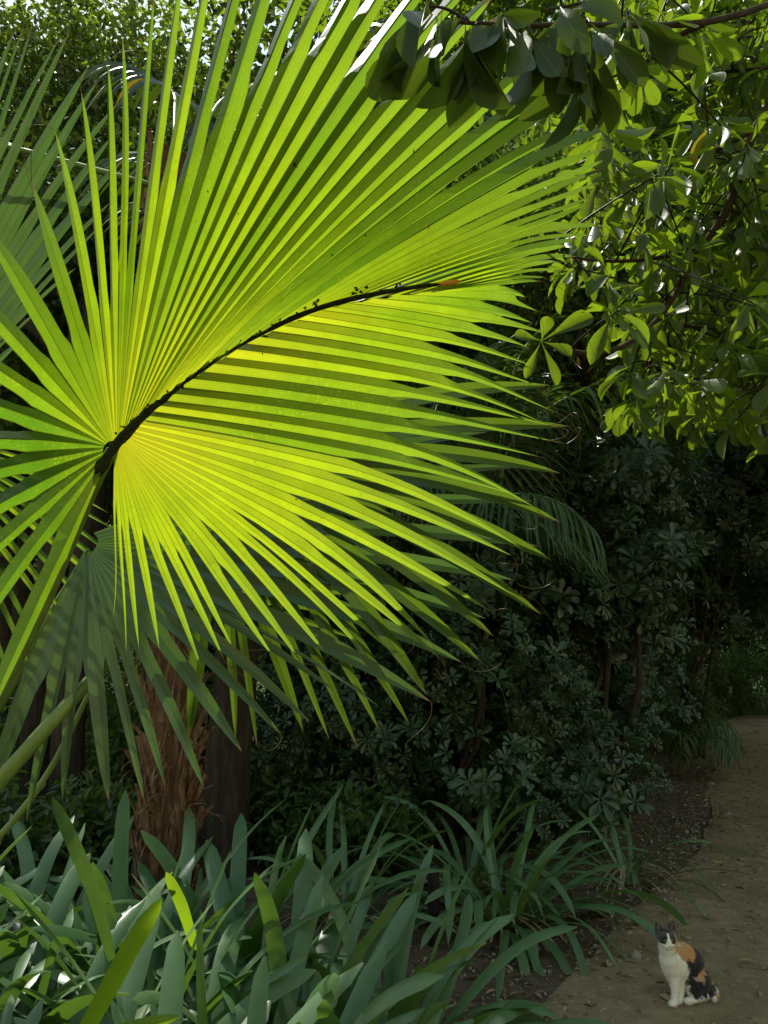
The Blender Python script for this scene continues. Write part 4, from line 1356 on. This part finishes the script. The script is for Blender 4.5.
for i, (px, py, lab) in enumerate(((713, 991, 'flat pale stone on the path behind the cat'), (655, 1003, 'small pale stone on the path before the cat'))):
    p = ground_at(px, py)
    t = MB()
    bm = bmesh.new(); bmesh.ops.create_icosphere(bm, subdivisions=2, radius=1)
    v = np.array([q_.co[:] for q_ in bm.verts]); f = [[q_.index for q_ in fc.verts] for fc in bm.faces]; bm.free()
    v = v * (1 + .12 * rng.standard_normal((len(v), 1))) * np.array([.022, .016, .007]) * (1 if i == 0 else .6) + p + np.array([0, 0, .008])
    t.add(v, tris=f)
    tag(t.build('stone', M['stone']), lab, 'stone')
if True:
    p = ground_at(434, 945)
    pt = P(434, 893, p[1] * 1.0)
    t = thing('garden_post', p, 'short black post standing among the strap leaves', 'post')
    mb = MB(); hh = .42
    z = np.array([-.05, 0, hh - .02, hh - .012, hh])
    mb.tube(np.stack([p[0] + 0 * z, p[1] + 0 * z, p[2] + z], -1), [.032, .032, .032, .030, .024], 16)
    mb.build('shaft', M['black'], t)
    mb = MB()
    mb.tube(np.stack([p[0] + 0 * z[:3], p[1] + 0 * z[:3], p[2] + hh - .11 + np.array([0, .006, .012])], -1), [.036, .037, .036], 16)
    mb.build('collar', M['black'], t)

# ------------------------------------------------------------------ the cat
cat_p = ground_at(686, 1001)
cat_p[2] += .012
cat = thing('cat', cat_p, 'calico cat sitting on the earth path facing the viewer', 'cat')
US = .000590 * (cat_p[1] / 3.72)


K = US / .000645


def zc_(zx, zy, y=0.0):
    return np.array([(zx - 400) * US, y * K, (672 - zy) * US])


def blob(bm, a, b_, ra, rb, squash=(1, 1, 1), n=7):
    """tapered run of spheres from a to b_"""
    a, b_ = np.asarray(a), np.asarray(b_)
    for i in range(n):
        f = i / (n - 1) if n > 1 else 0
        r = ra + (rb - ra) * f
        c = a + (b_ - a) * f
        ret = bmesh.ops.create_icosphere(bm, subdivisions=3, radius=r)
        for v in ret['verts']:
            v.co = Vector((v.co.x * squash[0], v.co.y * squash[1], v.co.z * squash[2])) + Vector(c)


bm = bmesh.new()
K = US / .000645
# torso: chest, ribs, rump
blob(bm, zc_(292, 395, -.035), zc_(330, 450, -.02), .052 * K, .060 * K)
blob(bm, zc_(330, 360, -.02), zc_(440, 450, .03), .048 * K, .072 * K)
blob(bm, zc_(400, 400, .015), zc_(478, 560, .05), .060 * K, .076 * K)
blob(bm, zc_(300, 440, -.035), zc_(320, 520, -.03), .05 * K, .036 * K)
# neck and head
blob(bm, zc_(275, 320, -.04), zc_(255, 260, -.05), .042 * K, .036 * K)
blob(bm, zc_(256, 226, -.055), zc_(256, 226, -.055), .043 * K, .043 * K, (1.0, .95, .92), 1)
blob(bm, zc_(236, 255, -.075), zc_(236, 255, -.075), .026 * K, .026 * K, (1.15, .9, .8), 1)
blob(bm, zc_(275, 250, -.075), zc_(275, 250, -.075), .026 * K, .026 * K, (1.15, .9, .8), 1)
blob(bm, zc_(249, 272, -.093), zc_(249, 272, -.093), .019 * K, .019 * K, (1.25, .9, .8), 1)
blob(bm, zc_(251, 222, -.090), zc_(250, 260, -.103), .011 * K, .010 * K, n=5)
# ears: flattened cones
for (bx, by, tx_, ty_) in ((212, 195, 186, 130), (292, 190, 318, 122)):
    blob(bm, zc_(bx, by, -.05), zc_(tx_, ty_, -.052), (.0235) * K, .0035 * K, (1, .5, 1), 9)
# front legs and paws
blob(bm, zc_(300, 480, -.05), zc_(294, 580, -.062), .027 * K, .0175 * K)
blob(bm, zc_(294, 580, -.062), zc_(285, 645, -.066), .0175 * K, .0155 * K)
blob(bm, zc_(283, 652, -.068), zc_(258, 655, -.088), .0165 * K, .0165 * K, (1.05, 1, .8), 4)
blob(bm, zc_(352, 490, -.02), zc_(348, 580, -.03), .028 * K, .018 * K)
blob(bm, zc_(348, 580, -.03), zc_(340, 640, -.034), .018 * K, .0155 * K)
blob(bm, zc_(338, 650, -.036), zc_(318, 654, -.055), .016 * K, .016 * K, (1.05, 1, .8), 4)
# hind leg: thigh, shank, long foot
blob(bm, zc_(490, 570, -.005), zc_(455, 590, -.025), .060 * K, .045 * K, (1, .75, 1))
blob(bm, zc_(520, 640, -.03), zc_(380, 655, -.06), .019 * K, .0165 * K, (1, 1, .85), 8)
blob(bm, zc_(540, 610, .03), zc_(545, 640, .0), .035 * K, .026 * K)
# tail curling round
tl = [zc_(565, 620, .06), zc_(590, 600, .03), zc_(605, 605, -.0), zc_(606, 630, -.02), zc_(590, 652, -.035)]
tl = smooth_line(tl, 12)
for i in range(len(tl) - 1):
    blob(bm, tl[i], tl[i + 1], .0175 * K, .0165 * K, n=2)
me = bpy.data.meshes.new('body')
bm.to_mesh(me); bm.free()
tmp = bpy.data.objects.new('cat_body_source', me)
C.objects.link(tmp)
md = tmp.modifiers.new('r', 'REMESH'); md.mode = 'VOXEL'; md.voxel_size = .0032
md = tmp.modifiers.new('s', 'SMOOTH'); md.factor = .5; md.iterations = 4
dg = bpy.context.evaluated_depsgraph_get()
me2 = bpy.data.meshes.new_from_object(tmp.evaluated_get(dg))
bpy.data.objects.remove(tmp)
me2.name = 'body'
vn = len(me2.vertices)
co = np.zeros(vn * 3, np.float32); me2.vertices.foreach_get('co', co); co = co.reshape(-1, 3)
zx, zy, yy = co[:, 0] / US + 400, 672 - co[:, 2] / US, co[:, 1] / K
nzv = np.array([mnoise.noise(Vector(c) * 28) for c in co])
nz2 = np.array([mnoise.noise(Vector(c) * 60 + Vector((5, 1, 2))) for c in co])
WHITE, BLACK, ORANGE, GREY = np.array([.97, .93, .83]), np.array([.022, .021, .022]), np.array([.66, .37, .14]), np.array([.085, .078, .074])
colr = np.tile(WHITE, (vn, 1)).astype(float)


def paint(mask, c):
    m = np.clip(mask, 0, 1)[:, None]
    colr[:] = colr * (1 - m) + c * m


nz3 = np.array([mnoise.noise(Vector(c) * 170) for c in co])
wx, wy = zx + nzv * 26 + nz3 * 16, zy + nz2 * 22 - nz3 * 14


def ell(cx, cy, rx, ry, rot=0, soft=.22):
    a = R(rot)
    x, y = wx - cx, wy - cy
    u, v = x * math.cos(a) + y * math.sin(a), -x * math.sin(a) + y * math.cos(a)
    r = np.sqrt((u / rx) ** 2 + (v / ry) ** 2)
    return np.clip((1 - r) / soft + .5, 0, 1)


torso = (zy > 285)
# black saddle, down to the haunch
paint(ell(500, 430, 115, 130, 20) * torso, BLACK)
paint(ell(505, 590, 105, 62, 0) * torso * (zy < 655), BLACK)
paint(ell(560, 500, 60, 120) * torso, BLACK)
paint(ell(475, 520, 80, 14, -22) * torso, np.array([.62, .5, .38]))
paint(ell(440, 545, 50, 20, -20) * torso * (nzv > -.1), BLACK)
paint(ell(520, 495, 34, 16, -30) * torso, ORANGE)
paint(ell(500, 530, 26, 10, 10) * torso, np.array([.6, .36, .2]))
# far side is dark as well
paint(ell(430, 420, 160, 160) * (yy > .05) * torso, BLACK)
# orange shoulder
paint(ell(405, 345, 66, 52, 15) * torso, ORANGE)
paint(ell(335, 312, 52, 22, 10) * (zy > 275), ORANGE)
# belly, legs and feet white again
paint(np.clip((wy - 632) / 12, 0, 1) * (zx < 560), WHITE)
paint(np.clip((395 - wx + (zy - 400) * .05) / 10, 0, 1) * torso * (zy > 390), WHITE)
# tail mix
paint((zx > 575) * (zy > 575) * np.clip(nzv * 3 + .6, 0, 1), BLACK)
paint((zx > 575) * (zy > 575) * np.clip(-nz2 * 3, 0, 1), ORANGE)
# head
head = (zy < 292) & (yy < .03)
cap = head & (zy < 268 + 6 * nzv)
paint(cap * 1.0, GREY)
paint((head & (zy < 185)) * 1.0, BLACK * 1.3)
paint(ell(225, 240, 34, 30) * head, BLACK)
paint(ell(285, 232, 32, 30) * head, BLACK)
paint(ell(318, 235, 14, 40) * head, ORANGE * 1.1)
blaze = np.clip((9 + np.clip(zy - 215, 0, 60) * .42 - np.abs(zx - 250)) / 4, 0, 1) * (zy > 190) * head * (yy < -.06)
paint(blaze, WHITE)
paint(np.clip((zy - 256 + nzv * 6) / 5, 0, 1) * head * (zx < 300) * (yy < -.05), WHITE)
paint(np.clip((zy - 268) / 6, 0, 1) * head * (zx > 262), np.array([.62, .46, .3]))
# inner ears
for ex, ey in ((200, 165), (303, 160)):
    paint(ell(ex, ey, 11, 22, 0) * (yy < -.055), np.array([.16, .10, .085]))
ca = me2.color_attributes.new('fur', 'FLOAT_COLOR', 'POINT')
ca.data.foreach_set('color', np.concatenate([colr, np.ones((vn, 1))], 1).astype(np.float32).ravel())
for p_ in me2.polygons:
    p_.use_smooth = True
m, nt, out = nmat('calico fur')
at = N(nt, 'ShaderNodeAttribute', attribute_name='fur')
tc = N(nt, 'ShaderNodeTexCoord')
mp = N(nt, 'ShaderNodeMapping', {'Vector': tc.outputs['Object'], 'Scale': (1, 1, .35)})
fn = N(nt, 'ShaderNodeTexNoise', {'Vector': mp.outputs[0], 'Scale': 260.0, 'Detail': 4.0})
c = mix(nt, .6, at.outputs['Color'], ramp(nt, fn.outputs['Fac'], [(.3, (.72, .72, .72)), (.6, (1, 1, 1))]), 'MULTIPLY')
bp_ = N(nt, 'ShaderNodeBump', {'Height': fn.outputs['Fac'], 'Strength': .6, 'Distance': .004})
pb = N(nt, 'ShaderNodeBsdfPrincipled', {'Base Color': c, 'Roughness': .85, 'Specular IOR Level': .2, 'Normal': bp_.outputs[0], 'Sheen Weight': .5})
nt.links.new(pb.outputs[0], out.inputs[0])
me2.materials.clear(); me2.materials.append(m)
body = bpy.data.objects.new('body', me2)
C.objects.link(body); body.parent = cat
# short hair over the body
nvec = np.zeros(vn * 3, np.float32); me2.vertices.foreach_get('normal', nvec); nvec = nvec.reshape(-1, 3)
idx = rng.integers(0, vn, 26000)
hp = co[idx] + rng.normal(0, .0012, (len(idx), 3))
flow = unit(np.array([.25, .1, -1.0]) - nvec[idx] * (nvec[idx] @ np.array([.25, .1, -1.0]))[:, None])
face = (zy[idx] < 290)[:, None]
hd = unit(nvec[idx] * .55 + flow * .8 + rng.normal(0, .22, hp.shape))
hl = np.where(face[:, 0], .004, .0095) * rng.uniform(.6, 1.2, len(idx)) * K / .85
sd_ = unit(np.cross(hd, rand_dirs(len(idx)))) * .00042
hv = np.stack([hp - sd_, hp + sd_, hp + hd * hl[:, None]], 1).reshape(-1, 3)
hb = MB()
hb.add(hv + cat_p, tris=np.arange(len(hv)).reshape(-1, 3))
fur = hb.build('fur', me2.materials[0], cat)
ca = fur.data.color_attributes.new('fur', 'FLOAT_COLOR', 'POINT')
hc = np.repeat(np.clip(colr[idx] * rng.uniform(.85, 1.12, (len(idx), 1)), 0, 1), 3, 0)
ca.data.foreach_set('color', np.concatenate([hc, np.ones((len(hc), 1))], 1).astype(np.float32).ravel())
M['eye'] = rough_mat('cat eye', [(.3, (.20, .19, .05)), (.7, (.28, .26, .08))], 200, .12, 0, spec=.7)
M['pupil'] = rough_mat('cat pupil', [(.3, (.004, .004, .004)), (.7, (.006, .006, .006))], 50, .1, 0, spec=.8)
M['nose'] = rough_mat('cat nose', [(.3, (.42, .2, .17)), (.7, (.5, .26, .22))], 100, .5, 0)
M['whisker'] = rough_mat('cat whisker', [(.3, (.7, .68, .62)), (.7, (.8, .78, .74))], 50, .4, 0)
for ex in (226, 277):
    c0 = zc_(ex, 236, 0) + np.array([0, -.0965 * K, 0])
    mb = MB()
    mb.add(iv * np.array([.0076, .0055, .0058]) * K + c0 + cat_p, tris=it)
    eo = mb.build('eye', M['eye'], cat)
    mb = MB()
    mb.add(iv * np.array([.0036, .003, .0052]) * K + c0 + np.array([0, -.0050 * K, 0]) + cat_p, tris=it)
    mb.build('pupil', M['pupil'], eo)
mb = MB()
mb.add(iv * np.array([.0052, .004, .0038]) * K + zc_(249, 268, -.110) + cat_p, tris=it)
mb.build('nose', M['nose'], cat)
mb = MB()
for sgn in (-1, 1):
    for j in range(5):
        p0 = zc_(249 + sgn * 18, 272 + j * 3, -.103)
        e = p0 + K * np.array([sgn * .055, -.012 + rng.normal(0, .004), (.006 - j * .006)])
        mb.tube(np.array([p0, (p0 + e) / 2 + np.array([0, -.004, .003]), e]) + cat_p, [.00035, .0003, .00015], 4, cap=False)
mb.build('whisker', M['whisker'], cat)
cat.rotation_euler = (0, 0, 0)

# ------------------------------------------------------------------ light
w = bpy.data.worlds.new('World')
scene.world = w
w.use_nodes = True
nt = w.node_tree
bg = nt.nodes.get('Background')
sky = nt.nodes.new('ShaderNodeTexSky')
sky.sky_type = 'NISHITA'
sky.sun_disc = False
sky.sun_elevation = SUN_EL
sky.sun_rotation = SUN_AZ
sky.air_density = 3.3
sky.dust_density = .5
sky.ozone_density = .8
nt.links.new(sky.outputs[0], bg.inputs[0])
bg.inputs[1].default_value = .15
sun = bpy.data.lights.new('sun', 'SUN')
sun.energy = 5.0
sun.angle = R(.53)
sun.color = (1.0, .95, .86)
so = bpy.data.objects.new('sun', sun)
C.objects.link(so)
so.rotation_euler = Vector(S).to_track_quat('Z', 'Y').to_euler()
so.location = (2, 6, 12)

scene.view_settings.view_transform = 'Standard'
scene.view_settings.look = 'None'
scene.view_settings.exposure = 0
cy = scene.cycles
cy.max_bounces = 7
cy.diffuse_bounces = 5
cy.glossy_bounces = 3
cy.transmission_bounces = 6
cy.caustics_reflective = False
cy.caustics_refractive = False
cy.sample_clamp_indirect = 6.0
cy.use_denoising = True
